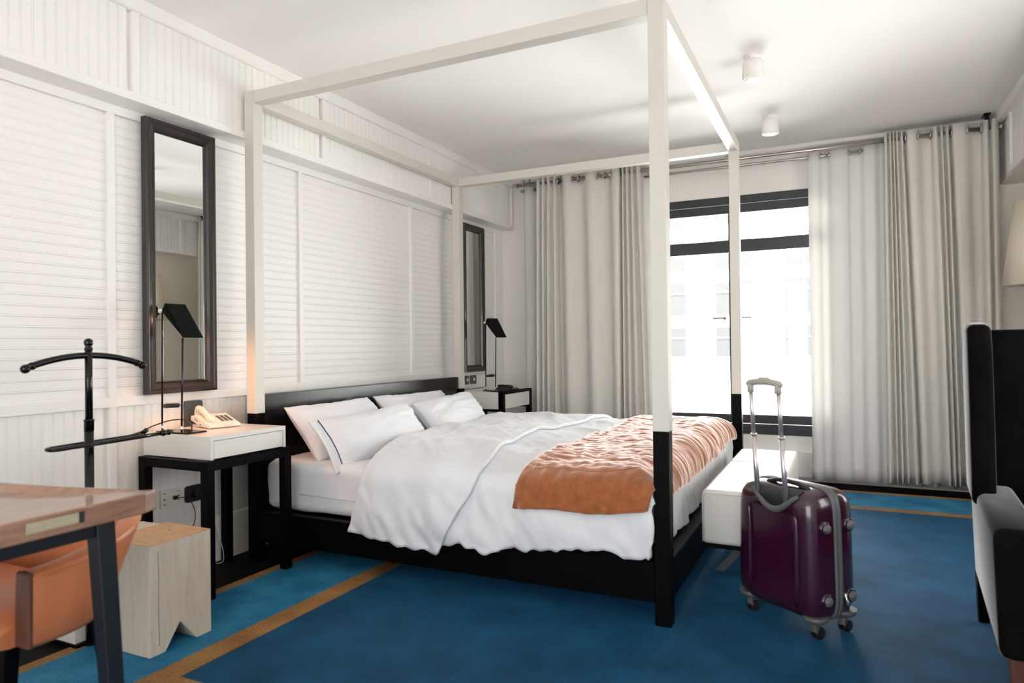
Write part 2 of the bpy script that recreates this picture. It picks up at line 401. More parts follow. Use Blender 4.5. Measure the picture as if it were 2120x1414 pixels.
# --- soffit along the right wall
b = BM(); box(b, XRS+0.022, XR+0.2, YB, YW, 2.138, ZC); SOFR = structure('trim_2', b, WHITE)
strip('lower_moulding', SOFR, XRS, XRS+0.022, YB, 2.80, 2.138, 2.175)
strip('crown_moulding', SOFR, XRS-0.03, XRS+0.022, YB, YW, 2.527, 2.59, bev=0.008)
for yc in (0.45, 1.61, 2.775): strip('batten', SOFR, XRS, XRS+0.022, yc-0.02, yc+0.02, 2.175, 2.527)
for a, c in ((0.45, 1.61), (1.61, 2.775)):
    y = a+0.02
    while y+PITCH <= c-0.02+0.004:
        place('board', me, SOFR, (XRS+0.012, y+PITCH, 2.175), flip=True); y += PITCH
# shallow boxed step where the ceiling meets the window wall
b = BM(); box(b, 0.0, XRS-0.0, 3.12, YW, 2.555, ZC); o = structure('trim_3', b, WHITE); mod_bevel(o, 0.01, 3)

# ------------------------------------------------------------------ window
b = BM()
box(b, WX0, WX1, YW-0.01, YW+0.03, 2.186, WZ1); box(b, WX0, WX1, YW-0.01, YW+0.03, WZ0, 0.416)
box(b, WX0, WX0+0.06, YW-0.01, YW+0.03, 0.416, 2.186); box(b, WX1-0.06, WX1, YW-0.01, YW+0.03, 0.416, 2.186)
box(b, 1.938, 1.962, YW-0.01, YW+0.03, 0.416, 2.186)
WIN = structure('window_1', b, FRAME); mod_bevel(WIN, 0.004, 1)
for x0, x1, hx, hs in ((WX0+0.06, 1.938, 1.872, -1), (1.962, WX1-0.06, 2.022, 1)):
    bm = BM(); y0, y1 = YW+0.0, YW+0.045
    box(bm, x0, x1, y0, y1, 2.113, 2.183); box(bm, x0, x1, y0, y1, 1.796, 1.895); box(bm, x0, x1, y0, y1, 0.419, 0.488)
    wa, wc = (0.045, 0.018) if hs < 0 else (0.018, 0.045)
    box(bm, x0, x0+wa, y0+0.004, y1, 0.488, 2.113); box(bm, x1-wc, x1, y0+0.004, y1, 0.488, 2.113)
    o = obj('sash', bm, FRAME, WIN); mod_bevel(o, 0.004, 1)
    for z0, z1 in ((0.488, 1.796), (1.895, 2.113)):
        bm = BM(); box(bm, x0+0.012, x1-0.012, y0+0.02, y0+0.026, z0-0.005, z1+0.005); obj('pane', bm, GLASS, WIN)
    bm = BM(); tube(bm, [(hx+hs*-0.02, YW-0.012, 1.262), (hx+hs*-0.02, YW-0.045, 1.262), (hx+hs*0.01, YW-0.05, 1.266), (hx+hs*0.075, YW-0.05, 1.264)], 0.008, 8); box(bm, hx-hs*0.02-0.014, hx-hs*0.02+0.014, YW-0.02, YW+0.002, 1.225, 1.30, 0.004)
    obj('handle', bm, STEEL, WIN)

# ------------------------------------------------------------------ carpet
def build_carpet():
    X0, X1, Y0, Y1, H = 0.229, 3.93, -3.6, 2.896, 0.0
    bm = BM()
    xs = [X0, 0.283, 0.683, 0.787, 2.3, X1]; ys = [Y0, -3.54, -3.1, -3.0, -1.55, -1.02-0.53, -1.12, -1.02, 2.305, 2.396, 2.832, Y1]
    xs = sorted(set(xs)); ys = sorted(set(ys))
    V = {}
    def v(x, y, z): return V.setdefault((x, y, z), bm.verts.new((x, y, z))) if (x, y, z) not in V else V[(x, y, z)]
    for i in range(len(xs)-1):
        for j in range(len(ys)-1):
            cx, cy = (xs[i]+xs[i+1])/2, (ys[j]+ys[j+1])/2
            dx = cx-X0
            if cy > -1.02: 
                d = Y1-cy; gy = 0 if d < 0.06 else 1 if d < 0.5 else 2 if d < 0.59 else 3
            elif cy > -1.12: gy = 2
            elif cy > -3.54: gy = 1
            else: gy = 0
            gx = 0 if dx < 0.054 else 1 if dx < 0.454 else 2 if dx < 0.558 else 3
            g = min(gx, gy)
            f = bm.faces.new([v(xs[i], ys[j], H), v(xs[i+1], ys[j], H), v(xs[i+1], ys[j+1], H), v(xs[i], ys[j+1], H)])
            f.material_index = {0: 2, 1: 1, 2: 2, 3: 0}[g]
    # edges down to the floor
    for e in [e for e in bm.edges if len(e.link_faces) == 1]:
        a, c = e.verts
        lo = [v(a.co.x, a.co.y, ZFL), v(c.co.x, c.co.y, ZFL)]
        f = bm.faces.new((a, c, lo[1], lo[0])); f.material_index = 2
    bmesh.ops.recalc_face_normals(bm, faces=bm.faces[:])
    o = obj('carpet', bm, [NAVY, SKY, GOLD])
    tag(o, 'large navy carpet with sky blue border and gold bands covering the dark floor', 'carpet')
build_carpet()
ZF = 0.0003      # top of the carpet

# ------------------------------------------------------------------ four-poster bed
P0 = 0.0617
def build_bed():
    t = thing('canopy_bed', 'white and black four-poster canopy bed with an open square frame', 'bed', (1.075, 1.065, 0))
    for x0, y0 in ((0.0, 0.0), (2.15-P0, 0.0), (0.0, 2.1313-P0), (2.15-P0, 2.1313-P0)):
        zf = ZF if x0 > 0.3 else ZFL
        bm = BM(); box(bm, x0, x0+P0, y0, y0+P0, 0.7321, 2.372); o = obj('post', bm, BEDWHITE, t); mod_bevel(o, 0.0015, 1)
        o['label'] = 'white upper part of the post'
        bm = BM(); box(bm, x0+0.0005, x0+P0-0.0012, y0+0.0012, y0+P0-0.0005, zf, 0.7321); q = obj('post_base', bm, BLACK, t); mod_bevel(q, 0.0015, 1)
        q['label'] = 'black lower part of the post'
    g = 0.0009
    for a in ((P0+g, 2.15-P0-g, 0.0, P0), (P0+g, 2.15-P0-g, 2.1313-P0, 2.1313), (0.0, P0, P0+g, 2.1313-P0-g), (2.15-P0, 2.15, P0+g, 2.1313-P0-g)):
        bm = BM(); box(bm, *a, 2.3105, 2.372); o = obj('canopy_rail', bm, BEDWHITE, t); mod_bevel(o, 0.0015, 1)
    for a in ((P0, 2.15-P0, 0.004, 0.05), (P0, 2.15-P0, 2.081, 2.127)):
        bm = BM(); box(bm, *a, 0.085, 0.238); o = obj('side_rail', bm, BLACK, t); mod_bevel(o, 0.002, 1)
    bm = BM(); box(bm, 2.045, 2.143, P0, 2.1313-P0, 0.085, 0.24); o = obj('foot_rail', bm, BLACK, t); mod_bevel(o, 0.002, 1)
    bm = BM(); box(bm, 0.006, 0.04, P0, 2.1313-P0, 0.09, 0.823); o = obj('headboard', bm, BLACKSATIN, t); mod_bevel(o, 0.002, 1)
    bm = BM(); box(bm, 0.04, 2.045, 0.05, 2.081, 0.20, 0.226); obj('base_board', bm, BLACK, t)
    bm = BM(); box(bm, 0.10, 2.0, 0.30, 1.83, 0.02, 0.20); obj('plinth', bm, BLACK, t)
    return t
build_bed()

# mattress with fitted sheet
def rounded_block(x0, x1, y0, y1, z0, z1, r, nx=40, ny=40, nz=8, wob=0.0, seed=0.0):
    bm = BM(); bmesh.ops.create_cube(bm, size=1.0)
    bmesh.ops.subdivide_edges(bm, edges=bm.edges[:], cuts=24, use_grid_fill=True)
    hx, hy, hz = (x1-x0)/2, (y1-y0)/2, (z1-z0)/2; c = Vector(((x0+x1)/2, (y0+y1)/2, (z0+z1)/2))
    for v in bm.verts:
        # concentrate the loops near the edges
        q = Vector([math.copysign(abs(2*a)**0.55, a) for a in v.co])
        p = Vector((q.x*hx, q.y*hy, q.z*hz))
        inner = Vector((max(-hx+r, min(hx-r, p.x)), max(-hy+r, min(hy-r, p.y)), max(-hz+r, min(hz-r, p.z))))
        d = p-inner
        if d.length > 1e-6: p = inner + d.normalized()*r if d.length > r or True and (abs(d.x) > 1e-6)+(abs(d.y) > 1e-6)+(abs(d.z) > 1e-6) > 1 else p
        if wob:
            n = N(p.x*5+seed, p.y*5, p.z*9)*wob; p += d.normalized()*n if d.length > 1e-6 else Vector((0, 0, 0))
        v.co = c+p
    smooth_all(bm); return bm
bm = rounded_block(0.05, 2.05, 0.058, 2.073, 0.238, 0.49, 0.05, wob=0.010, seed=3)
o = obj('mattress', bm, SHEET); tag(o, 'thick mattress in a white fitted sheet on the black bed frame', 'mattress')
seam = BM(); tube(seam, [(0.3, 0.053, 0.335), (0.5, 0.05, 0.333), (0.8, 0.05, 0.334), (1.2, 0.052, 0.334)], 0.003, 6); obj('seam', seam, SHEET, o)

# ------------------------------------------------------------------ bedding draped over the mattress
def ztop(x, y):
    # softly crowned top of the made bed
    e = sstep(-0.02, 0.35, y)*sstep(2.16, 1.75, y)
    z = 0.492 + 0.038*e + 0.012*N(x*2.3+5, y*2.1, 0.3)*e
    z += 0.010*sstep(1.55, 2.0, x)
    return z
XE, YE0, YE1 = 2.055, 0.02, 2.11          # where the cloth turns down
def drape(a, bq, off, amp=1.0, R=0.06, seed=0.0):
    """a runs along x, bq along y in unfolded cloth lengths; beyond the edges the cloth bends over a radius and hangs"""
    def bend(s):             # s = arc length past the edge -> (out, down)
        if s <= 0: return s, 0.0
        q = R*PI/2
        if s < q: th = s/R; return R*math.sin(th), R*(1-math.cos(th))
        return R, R+(s-q)
    ox, dx = bend(a-XE+R); x = XE-R+ox
    if bq < YE0+R: oy, dy = bend(YE0+R-bq); y = YE0+R-oy
    else: oy, dy = bend(bq-(YE1-R)); y = YE1-R+oy
    drop = max(dx, dy)
    z = ztop(min(x, XE), y)-drop
    # outward normal approx
    nx = min(1, dx/R) if dx > 0 else 0.0
    ny = (-1 if bq < 1 else 1)*(min(1, dy/R) if dy > 0 else 0.0)
    nz = max(0.0, 1-drop/R)
    n = Vector((nx, ny, nz))
    if n.length < 1e-5: n = Vector((0, 0, 1))
    n.normalize()
    return Vector((x, y, z)), n, dx, dy
def cloth(name, m, fa, fb, nu, nv, off, wr, thick, parent=None, R=0.06):
    bm = BM()
    def fn(u, v):
        a, bq = fa(u, v), fb(u, v)
        p, n, dx, dy = drape(a, bq, off, R=R)
        return p + n*(off + wr(a, bq, dx, dy, u, v))
    grid(bm, fn, nu, nv)
    o = obj(name, bm, m, parent)
    mod_solid(o, thick, 0)
    return o
def ridg(v): return 1-abs(v)
def wr_duvet(a, bq, dx, dy, u, v):
    s = a*0.75+bq*0.6
    w = 0.010*N(a*5.0+1.3, bq*5.0, 0.2) + 0.012*(ridg(N(s*3.4, (a-bq)*1.1, 2.0)*2.2)-0.5) + 0.006*(ridg(N(a*9+s, bq*4.0, 4.0)*2)-0.5) + 0.005*(ridg(N(s*13.0, (a-bq)*3.5, 14.0)*2)-0.5)
    hang = max(dy, 0)
    w += min(1, hang/0.10)*(0.020*N((a+bq*0.6)*6.0, bq*2.0, 7.0) + 0.011*N((a-bq*0.3)*17.0, bq*3.0, 9.0) + 0.010*(ridg(N((a+bq*0.5)*11, bq*5.0, 15.0)*2)-0.5) + 0.014*math.sin(PI*min(1.0, max(0.0, (hang-0.06)/0.22))))
    hf = max(dx, 0)
    w += min(1, hf/0.10)*(0.012*N(bq*12.0, a*1.4, 11.0)+0.010*N(bq*27.0, a*2.0, 13.0))
    return w
# duvet : head edge and lower near corner follow the photograph
def head_edge(bq):      # x of the head-side fold by unfolded y
    return interp([(-0.28, 0.66), (-0.10, 0.73), (0.05, 0.77), (0.2, 0.72), (0.75, 0.60), (1.5, 0.585), (2.4, 0.60)], bq)
def hem2(bq):           # x of the turned-back hem
    return interp([(-0.30, 1.14), (-0.12, 1.24), (0.02, 1.33), (0.20, 1.30), (0.55, 1.22), (0.95, 1.19), (1.5, 1.25), (1.9, 1.27), (2.4, 1.28)], bq)
def fb_duvet(u, v):
    a = lerp(0, 1, u)
    near = -0.230 + 0.030*sstep(0.5, 1.0, u) + 0.030*math.sin(u*9+1)*0.5 + 0.030*N(u*11, 0.0, 5.0) + 0.014*N(u*31, 0.0, 8.0)
    return lerp(near, 2.33, v**1.0)
def fa_duvet(u, v):
    bq = fb_duvet(u, v)
    foot = 2.30 + 0.012*N(v*17, 3.0)
    foot = lerp(2.082, foot, sstep(0.03, 0.14, bq))         # tucked inside the near foot post
    foot = lerp(2.082, foot, sstep(2.10, 1.99, bq)) if bq > 1.8 else foot
    return lerp(head_edge(bq), foot, u)
DUV = cloth('duvet', SHEET, fa_duvet, fb_duvet, 170, 190, 0.022, wr_duvet, 0.030)
tag(DUV, 'puffy white duvet spread over the bed, hanging over the side rails', 'duvet')
def fb_band(u, v): return lerp(-0.235-0.05*u+0.012*N(u*9, 2.0), 2.33, v)
def fa_band(u, v):
    bq = fb_band(u, v); return lerp(head_edge(bq)-0.012, hem2(bq), u)
cloth('turned_back_band', SHEET, fa_band, fb_band, 70, 190, 0.050, wr_duvet, 0.020, DUV)
# rust blanket
def wr_blanket(a, bq, dx, dy, u, v):
    w1 = N(a*3.0, bq*2.0, 21.0)*0.06
    w = 0.0055*(ridg(N(a*4.5+w1*10, (bq+w1)*17, 3.0)*2.2)-0.5) + 0.0045*(ridg(N(a*11+w1*30, (bq-w1)*34, 6.0)*2.2)-0.5) + 0.003*N(a*30, bq*40, 8.0)
    k = min(u, 1-u, )*30; w *= min(1, 0.3+k)
    return w + wr_duvet(a, bq, dx, dy, u, v)*0.8
def fb_bl(u, v): return lerp(-0.052+0.012*math.sin(u*6+0.5)+0.034*u, 2.19, v)
def fa_bl(u, v):
    bq = fb_bl(u, v)
    l = interp([(-0.1, 1.515), (0.05, 1.54), (0.3, 1.56), (0.8, 1.555), (1.5, 1.55), (2.2, 1.55)], bq)
    r = interp([(-0.1, 2.045), (0.06, 2.06), (0.2, 2.095), (0.5, 2.115), (1.2, 2.115), (2.0, 2.09), (2.2, 2.07)], bq)
    return lerp(l, r, u)
BLK = cloth('blanket', BLANKETM, fa_bl, fb_bl, 120, 300, 0.060, wr_blanket, 0.012)
tag(BLK, 'quilted rust velvet throw folded across the foot of the bed', 'blanket')
def edge_tube(name, fa, fb, us, off, wr, r, m, parent):
    pts = []
    for (u, v) in us:
        a, bq = fa(u, v), fb(u, v); p, n, dx, dy = drape(a, bq, off); pts.append(p+n*(off+wr(a, bq, dx, dy, u, v)))
    bm = BM(); tube(bm, pts, r, 6); smooth_all(bm); obj(name, bm, m, parent)
edge_tube('bound_edge', fa_bl, fb_bl, [(0, 1-i/80) for i in range(80)]+[(i/60, 0) for i in range(60)]+[(1, i/80) for i in range(81)], 0.060, wr_blanket, 0.0065, BLANKETM, BLK)

edge_tube('border_stitch', fa_bl, fb_bl, [(0.075, 1-i/80) for i in range(77)]+[(0.075+0.85*i/60, 0.0375) for i in range(61)], 0.0668, wr_blanket, 0.0014, BLANKETM, BLK)
# ------------------------------------------------------------------ pillows
def pillow(label, bl, br, tl, tr, thick, seed, flange=0.0, pip=None):
    """corners in world space; a cushion bulging along the normal of the quad"""
    bl, br, tl, tr = map(Vector, (bl, br, tl, tr))
    nrm = (br-bl).cross(tl-bl).normalized()
    if nrm.x < 0: nrm = -nrm
    bm = BM(); NU, NV = 44, 32
    def shape(u, v):
        # pinch the outline slightly between the corners
        pu = 0.03*math.sin(PI*u); pv = 0.025*math.sin(PI*v)
        uu = u + (0.5-u)*0.06*math.sin(PI*v); vv = v + (0.5-v)*0.08*math.sin(PI*u)
        p = bl*(1-uu)*(1-vv)+br*uu*(1-vv)+tl*(1-uu)*vv+tr*uu*vv
        return p
    def bulge(u, v):
        f = flange
        u2 = (u-f)/(1-f) if u > f else 0.0
        h = (max(0, 4*u2*(1-u2)))**0.42*(max(0, 4*v*(1-v)))**0.42
        return h*thick/2
    def wr(u, v, s):
        e = 1-min(1, 6*min(u, 1-u, v, 1-v))
        return 0.006*N(u*6+seed, v*5, s)+0.010*e*N(u*16+seed, v*14, s+2)+0.007*(ridg(N(u*4+v*3+seed, v*5-u*2, s+4)*2)-0.5)*(1-e)
    for s in (1, -1):
        def fn(u, v):
            h = bulge(u, v); sag = -0.02*math.sin(PI*u)*v
            return shape(u, v)+nrm*(s*(h+0.0025)+(wr(u, v, 0.0)*(0.3+min(1, h*20)) if s > 0 else 0)) + Vector((0, 0, sag*0.3))
        grid(bm, fn, NU, NV, flip=(s < 0))
    bmesh.ops.remove_doubles(bm, verts=bm.verts[:], dist=0.0008)
    # close the rim
    bnd = [e for e in bm.edges if len(e.link_faces) == 1]
    if bnd: bmesh.ops.bridge_loops(bm, edges=bnd)
    bmesh.ops.recalc_face_normals(bm, faces=bm.faces[:]); smooth_all(bm)
    o = obj('pillow', bm, SHEET); tag(o, label, 'pillow', 'pillows against the headboard')
    if flange:
        pts = [shape(flange-0.012, v/40)+nrm*(0.0055+wr(flange-0.012, v/40, 0.0)*0.3) for v in range(41)]
        bm = BM(); tube(bm, pts, 0.003, 6); obj('piping', bm, PIPING, o)['label'] = 'thin navy piping line'
    return o
pillow('rear pillow at the near end, leaning on the black headboard', (0.36, 0.12, 0.485), (0.36, 0.84, 0.485), (0.115, 0.14, 0.752), (0.115, 0.83, 0.757), 0.17, 1.0)
pillow('rear pillow at the window end, leaning on the black headboard', (0.36, 0.88, 0.485), (0.36, 1.62, 0.485), (0.115, 0.89, 0.757), (0.115, 1.68, 0.745), 0.17, 5.0)
pillow('front pillow at the near end with a broad flange and navy line', (0.545, 0.03, 0.455), (0.55, 0.86, 0.505), (0.355, 0.055, 0.695), (0.35, 0.90, 0.722), 0.19, 9.0, flange=0.085)
pillow('front pillow at the window end, its far corner sticking up', (0.56, 0.93, 0.515), (0.55, 1.62, 0.505), (0.34, 0.985, 0.712), (0.33, 1.70, 0.738), 0.19, 14.0)

# ------------------------------------------------------------------ nightstands
def nightstand_near():
    t = thing('nightstand', 'white drawer box on a black leg frame, beside the near head post', 'nightstand', (0.11, -0.275, 0))
    x0, x1, y0, y1, zt, lw = -0.110, 0.325, -0.521, -0.031, 0.585, 0.041
    for lx in (x0, x1-lw):
        for ly in (y0, y1-lw):
            bm = BM(); box(bm, lx, lx+lw, ly, ly+lw, ZF if lx > 0.2 else ZFL, zt); o = obj('leg', bm, BLACK, t); mod_bevel(o, 0.0015, 1)
    for a in ((x1-lw+0.002, x1-0.001, y0+lw, -0.315), (x1-lw+0.002, x1-0.002, -0.313, -0.198), (x1-lw+0.002, x1-0.001, -0.1965, y1-lw), (x0, x0+lw, y0+lw, y1-lw), (x0+lw, x1-lw, y0+0.001, y0+lw-0.002), (x0+lw, x1-lw, y1-lw+0.002, y1-0.001)):
        bm = BM(); box(bm, *a, zt-0.042, zt-0.001); o = obj('apron', bm, BLACK, t); mod_bevel(o, 0.0012, 1)
    bx = (-0.12, 0.311, -0.489, -0.054)
    bm = BM(); box(bm, bx[0], bx[1]-0.018, bx[2], bx[3], zt+0.002, 0.688); o = obj('box', bm, CREAM, t); mod_bevel(o, 0.002, 2)
    # frame around the drawer front
    for a in ((bx[1]-0.018, bx[1], bx[2], bx[3], 0.669, 0.688), (bx[1]-0.018, bx[1], bx[2], bx[2]+0.016, zt+0.002, 0.669), (bx[1]-0.018, bx[1], bx[3]-0.016, bx[3], zt+0.002, 0.669)):
        bm = BM(); box(bm, *a); o = obj('surround', bm, CREAM, t)
    bm = BM(); box(bm, bx[1]-0.017, bx[1]-0.001, bx[2]+0.0185, bx[3]-0.0185, zt+0.006, 0.6665); o = obj('drawer', bm, CREAM, t); mod_bevel(o, 0.0008, 1)
    bm = BM(); box(bm, bx[1]-0.019, bx[1]-0.0175, bx[2]+0.014, bx[3]-0.014, zt+0.001, 0.671); obj('shadow_gap', bm, BLACK, t)
nightstand_near()
def nightstand_far():
    t = thing('nightstand', 'white drawer box inside a black frame, beside the curtains beyond the bed', 'nightstand', (0.12, 2.48, 0))
    x0, x1, y0, y1, zt, lw = -0.11, 0.36, 2.203, 2.755, 0.702, 0.041
    for lx in (x0, x1-lw):
        for ly in (y0, y1-lw):
            bm = BM(); box(bm, lx, lx+lw, ly, ly+lw, ZF if lx > 0.2 else ZFL, zt if lx > 0.2 else 0.57); o = obj('leg', bm, BLACK, t); mod_bevel(o, 0.0015, 1)
    for a in ((x1-lw, x1, y0+lw, y1-lw, zt-0.022, zt), (x0, x0+0.02, y0, y1, zt-0.02, zt-0.001), (x0+lw, x1-lw, y1-lw, y1-0.002, 0.545, 0.57), (x0+lw, x1-lw, y0+0.012, y0+lw, 0.545, 0.562)):
        bm = BM(); box(bm, *a); o = obj('apron', bm, BLACK, t); mod_bevel(o, 0.0012, 1)
    bm = BM(); box(bm, x0+0.022, x1-lw-0.002, y0+0.004, y1-0.004, 0.565, zt-0.003); o = obj('box', bm, CREAM, t); mod_bevel(o, 0.002, 2)
    bm = BM(); box(bm, x1-lw-0.002, x1-0.006, y0+lw+0.001, y1-lw-0.001, 0.566, zt-0.023); o = obj('drawer', bm, CREAM, t); mod_bevel(o, 0.001, 1)
nightstand_far()

# ------------------------------------------------------------------ bedside lamps (local frame: x = arm direction, y = width)
def bedside_lamp(loc, rz, label, lit):
    t = thing('bedside_lamp', label, 'lamp', loc, 'bedside lamps')
    c, s = math.cos(rz), math.sin(rz); L = Vector(loc)
    def T(bm):
        for v in bm.verts: v.co = L+Vector((c*v.co.x-s*v.co.y, s*v.co.x+c*v.co.y, v.co.z))
        return bm
    bm = BM(); box(bm, -0.025, 0.178, -0.028, 0.075, 0.0, 0.008, 0.001, 1); obj('base', T(bm), BLACKMETAL, t)
    for x0, x1, zt in ((-0.020, -0.012, 0.545), (0.108, 0.118, 0.425)):
        bm = BM(); tube(bm, [(x0, 0.0, 0.03), (x1, 0.0, zt)], 0.0042, 10); r = obj('rod', T(bm), BLACKMETAL, t)
        bm = BM(); tube(bm, [(x0-0.0005, 0.0, 0.008), (x0, 0.0, 0.032)], 0.0047, 10); obj('rod_foot', T(bm), CHROME, r)
    bm = BM(); tube(bm, [(-0.018, 0.0, 0.118), (0.0, 0.0, 0.119), (0.001, 0.0, 0.119), (0.086, 0.0, 0.125), (0.087, 0.0, 0.125), (0.112, 0.0, 0.126)], [0.0012, 0.0012, 0.0105, 0.0105, 0.0012, 0.0012], 12); obj('switch_bar', T(bm), BLACKPLASTIC, t)
    # wedge head: sloping top plate and two side flanges
    A, B, D = (0.010, 0.583), (0.126, 0.428), (-0.014, 0.548)
    bm = BM(); n = Vector((B[1]-A[1], 0, -(B[0]-A[0]))).normalized()*-0.003
    hexa(bm, [(A[0]-n.x, -0.004, A[1]-n.z), (B[0]-n.x, -0.004, B[1]-n.z), (B[0]-n.x, 0.103, B[1]-n.z), (A[0]-n.x, 0.103, A[1]-n.z), (A[0], -0.004, A[1]), (B[0], -0.004, B[1]), (B[0], 0.103, B[1]), (A[0], 0.103, A[1])])
    h = obj('shade', T(bm), LAMPFABRIC, t)
    for y0 in (-0.004, 0.100):
        bm = BM(); prism(bm, [A, B, D], 'y', y0, y0+0.003); obj('shade_side', T(bm), LAMPFABRIC, h)
    bm = BM(); hexa(bm, [(D[0]-0.002, -0.001, D[1]), (D[0]+0.002, -0.001, D[1]-0.001), (D[0]+0.002, 0.1, D[1]-0.001), (D[0]-0.002, 0.1, D[1]), (A[0]-0.002, -0.001, A[1]-0.001), (A[0]+0.002, -0.001, A[1]-0.002), (A[0]+0.002, 0.1, A[1]-0.002), (A[0]-0.002, 0.1, A[1]-0.001)]); obj('shade_back', T(bm), LAMPFABRIC, h)
    bm = BM(); tube(bm, [(-0.014, -0.014, 0.549), (-0.014, 0.004, 0.549)], 0.010, 12); obj('hinge', T(bm), CHROME, t)
    bm = BM(); tube(bm, [(0.035, 0.02, 0.515), (0.035, 0.08, 0.515)], 0.008, 10); bo = obj('bulb', T(bm), BULB if lit else WHITEPLASTIC, t)
    if lit:
        ld = bpy.data.lights.new('lamp_glow', 'SPOT'); ld.energy = 5.5; ld.color = (1.0, 0.42, 0.17); ld.shadow_soft_size = 0.03
        ld.spot_size = math.radians(150); ld.spot_blend = 1.0
        lo = bpy.data.objects.new('lamp_glow', ld); COL.objects.link(lo); lo.parent = t; lo.location = (0.055*c-s*0.06, 0.055*s+c*0.06, 0.462)
        lo.rotation_euler = (math.radians(24), 0, 0)
    return t
L1 = bedside_lamp((-0.026, -0.448, 0.688), 0.0, 'lit black wedge reading lamp on two rods beside the telephone', True)
L2 = bedside_lamp((0.165, 2.315, 0.702), math.radians(-25), 'unlit black wedge reading lamp on two rods on the far nightstand', False)
bm = BM(); tube(bm, spline([(0.06, -0.378, 0.694), (0.045, -0.37, 0.715), (0.01, -0.372, 0.737), (-0.045, -0.395, 0.737), (-0.09, -0.43, 0.722), (-0.125, -0.465, 0.700), (-0.135, -0.49, 0.66)]), 0.003, 7); smooth_all(bm)
obj('cord', bm, BLACKPLASTIC, L1)
bm = BM(); tube(bm, [(0.30, 2.26, 0.712), (0.305, 2.30, 0.709), (0.32, 2.36, 0.707)], 0.003, 7); obj('cord', bm, BLACKPLASTIC, L2)

# ------------------------------------------------------------------ telephone (local: x = towards the keypad front, y = width)
def build_phone():
    loc = Vector((0.0, -0.205, 0.688)); ang = math.radians(-15.7)
    t = thing('telephone', 'ivory desk telephone with coiled cord on the near nightstand', 'telephone', loc)
    c, s = math.cos(ang), math.sin(ang)
    def T(bm):
        for v in bm.verts: v.co = loc+Vector((c*v.co.x-s*v.co.y, s*v.co.x+c*v.co.y, v.co.z))
        return bm
    bm = BM(); prism(bm, [(-0.095, 0.030), (-0.092, 0.052), (-0.05, 0.058), (0.10, 0.018), (0.108, 0.008), (0.10, 0.002), (0.02, 0.006)], 'y', -0.07, 0.085, 0.004); obj('body', T(bm), WHITEPLASTIC, t)
    bm = BM(); box(bm, -0.085, -0.05, -0.05, 0.06, 0.010, 0.034, 0.003); box(bm, -0.10, -0.02, -0.06, -0.01, 0.0, 0.012, 0.004); obj('stand', T(bm), WHITEPLASTIC, t)
    bm = BM(); tube(bm, [(-0.088, -0.04, 0.075), (-0.07, -0.04, 0.083), (-0.035, -0.04, 0.082), (0.0, -0.04, 0.066), (0.03, -0.04, 0.052), (0.052, -0.04, 0.038), (0.066, -0.04, 0.03)], [0.012, 0.019, 0.015, 0.013, 0.014, 0.017, 0.010], 14); smooth_all(bm); h = obj('handset', T(bm), WHITEPLASTIC, t)
    bm = BM(); tube(bm, [(-0.075, -0.04, 0.078), (-0.08, -0.04, 0.055)], 0.017, 12); obj('ear_cup', T(bm), WHITEPLASTIC, h)
    bm = BM(); tube(bm, [(0.046, -0.04, 0.042), (0.042, -0.04, 0.025)], 0.016, 12); obj('ear_cup', T(bm), WHITEPLASTIC, h)
    for i in range(4):
        for j in range(3):
            x = -0.012+i*0.020; y = 0.012+j*0.021; z = 0.0495-(x+0.02)*0.266-0.0005
            bm = BM(); hexa(bm, [(x, y, z), (x+0.012, y, z-0.0032), (x+0.012, y+0.013, z-0.0032), (x, y+0.013, z), (x, y, z+0.004), (x+0.012, y, z+0.0008), (x+0.012, y+0.013, z+0.0008), (x, y+0.013, z+0.004)]); obj('key', T(bm), GREYPLASTIC, t)
    pts = []
    for i in range(260):
        q = i/259; x = 0.066+0.038*math.sin(q*PI*0.9); y = lerp(-0.045, 0.075, q); 
        pts.append((x+0.004*math.sin(i*0.75), y, 0.0095+0.006*math.cos(i*0.75)))
    bm = BM(); tube(bm, pts, 0.0016, 5); obj('coiled_cord', T(bm), WHITEPLASTIC, t)
    for x, z in ((-0.045, 0.036), (-0.028, 0.030), (0.008, 0.014)):
        bm = BM(); box(bm, x, x+0.011, -0.0713, -0.069, z, z+0.005); obj('socket', T(bm), BLACKPLASTIC, t)
build_phone()
def build_remote():
    loc = (0.27, 2.42, 0.702); t = thing('telephone', 'low black telephone lying on the far nightstand', 'telephone', loc)
    bm = BM(); prism(bm, [(0.19, 0.7025), (0.345, 0.7025), (0.35, 0.710), (0.33, 0.718), (0.26, 0.726), (0.20, 0.722), (0.188, 0.712)], 'y', 2.41, 2.53, 0.004); obj('body', bm, BLACKPLASTIC, t)
    bm = BM(); tube(bm, [(0.20, 2.44, 0.732), (0.22, 2.44, 0.736), (0.30, 2.44, 0.734), (0.33, 2.44, 0.727)], [0.012, 0.011, 0.011, 0.012], 10); obj('handset', bm, BLACKPLASTIC, t)
    bm = BM(); tube(bm, [(0.28, 2.36, 0.56), (0.29, 2.35, 0.47), (0.315, 2.34, 0.38), (0.35, 2.33, 0.30)], 0.003, 6); obj('cord', bm, BLACKPLASTIC, t)
build_remote()

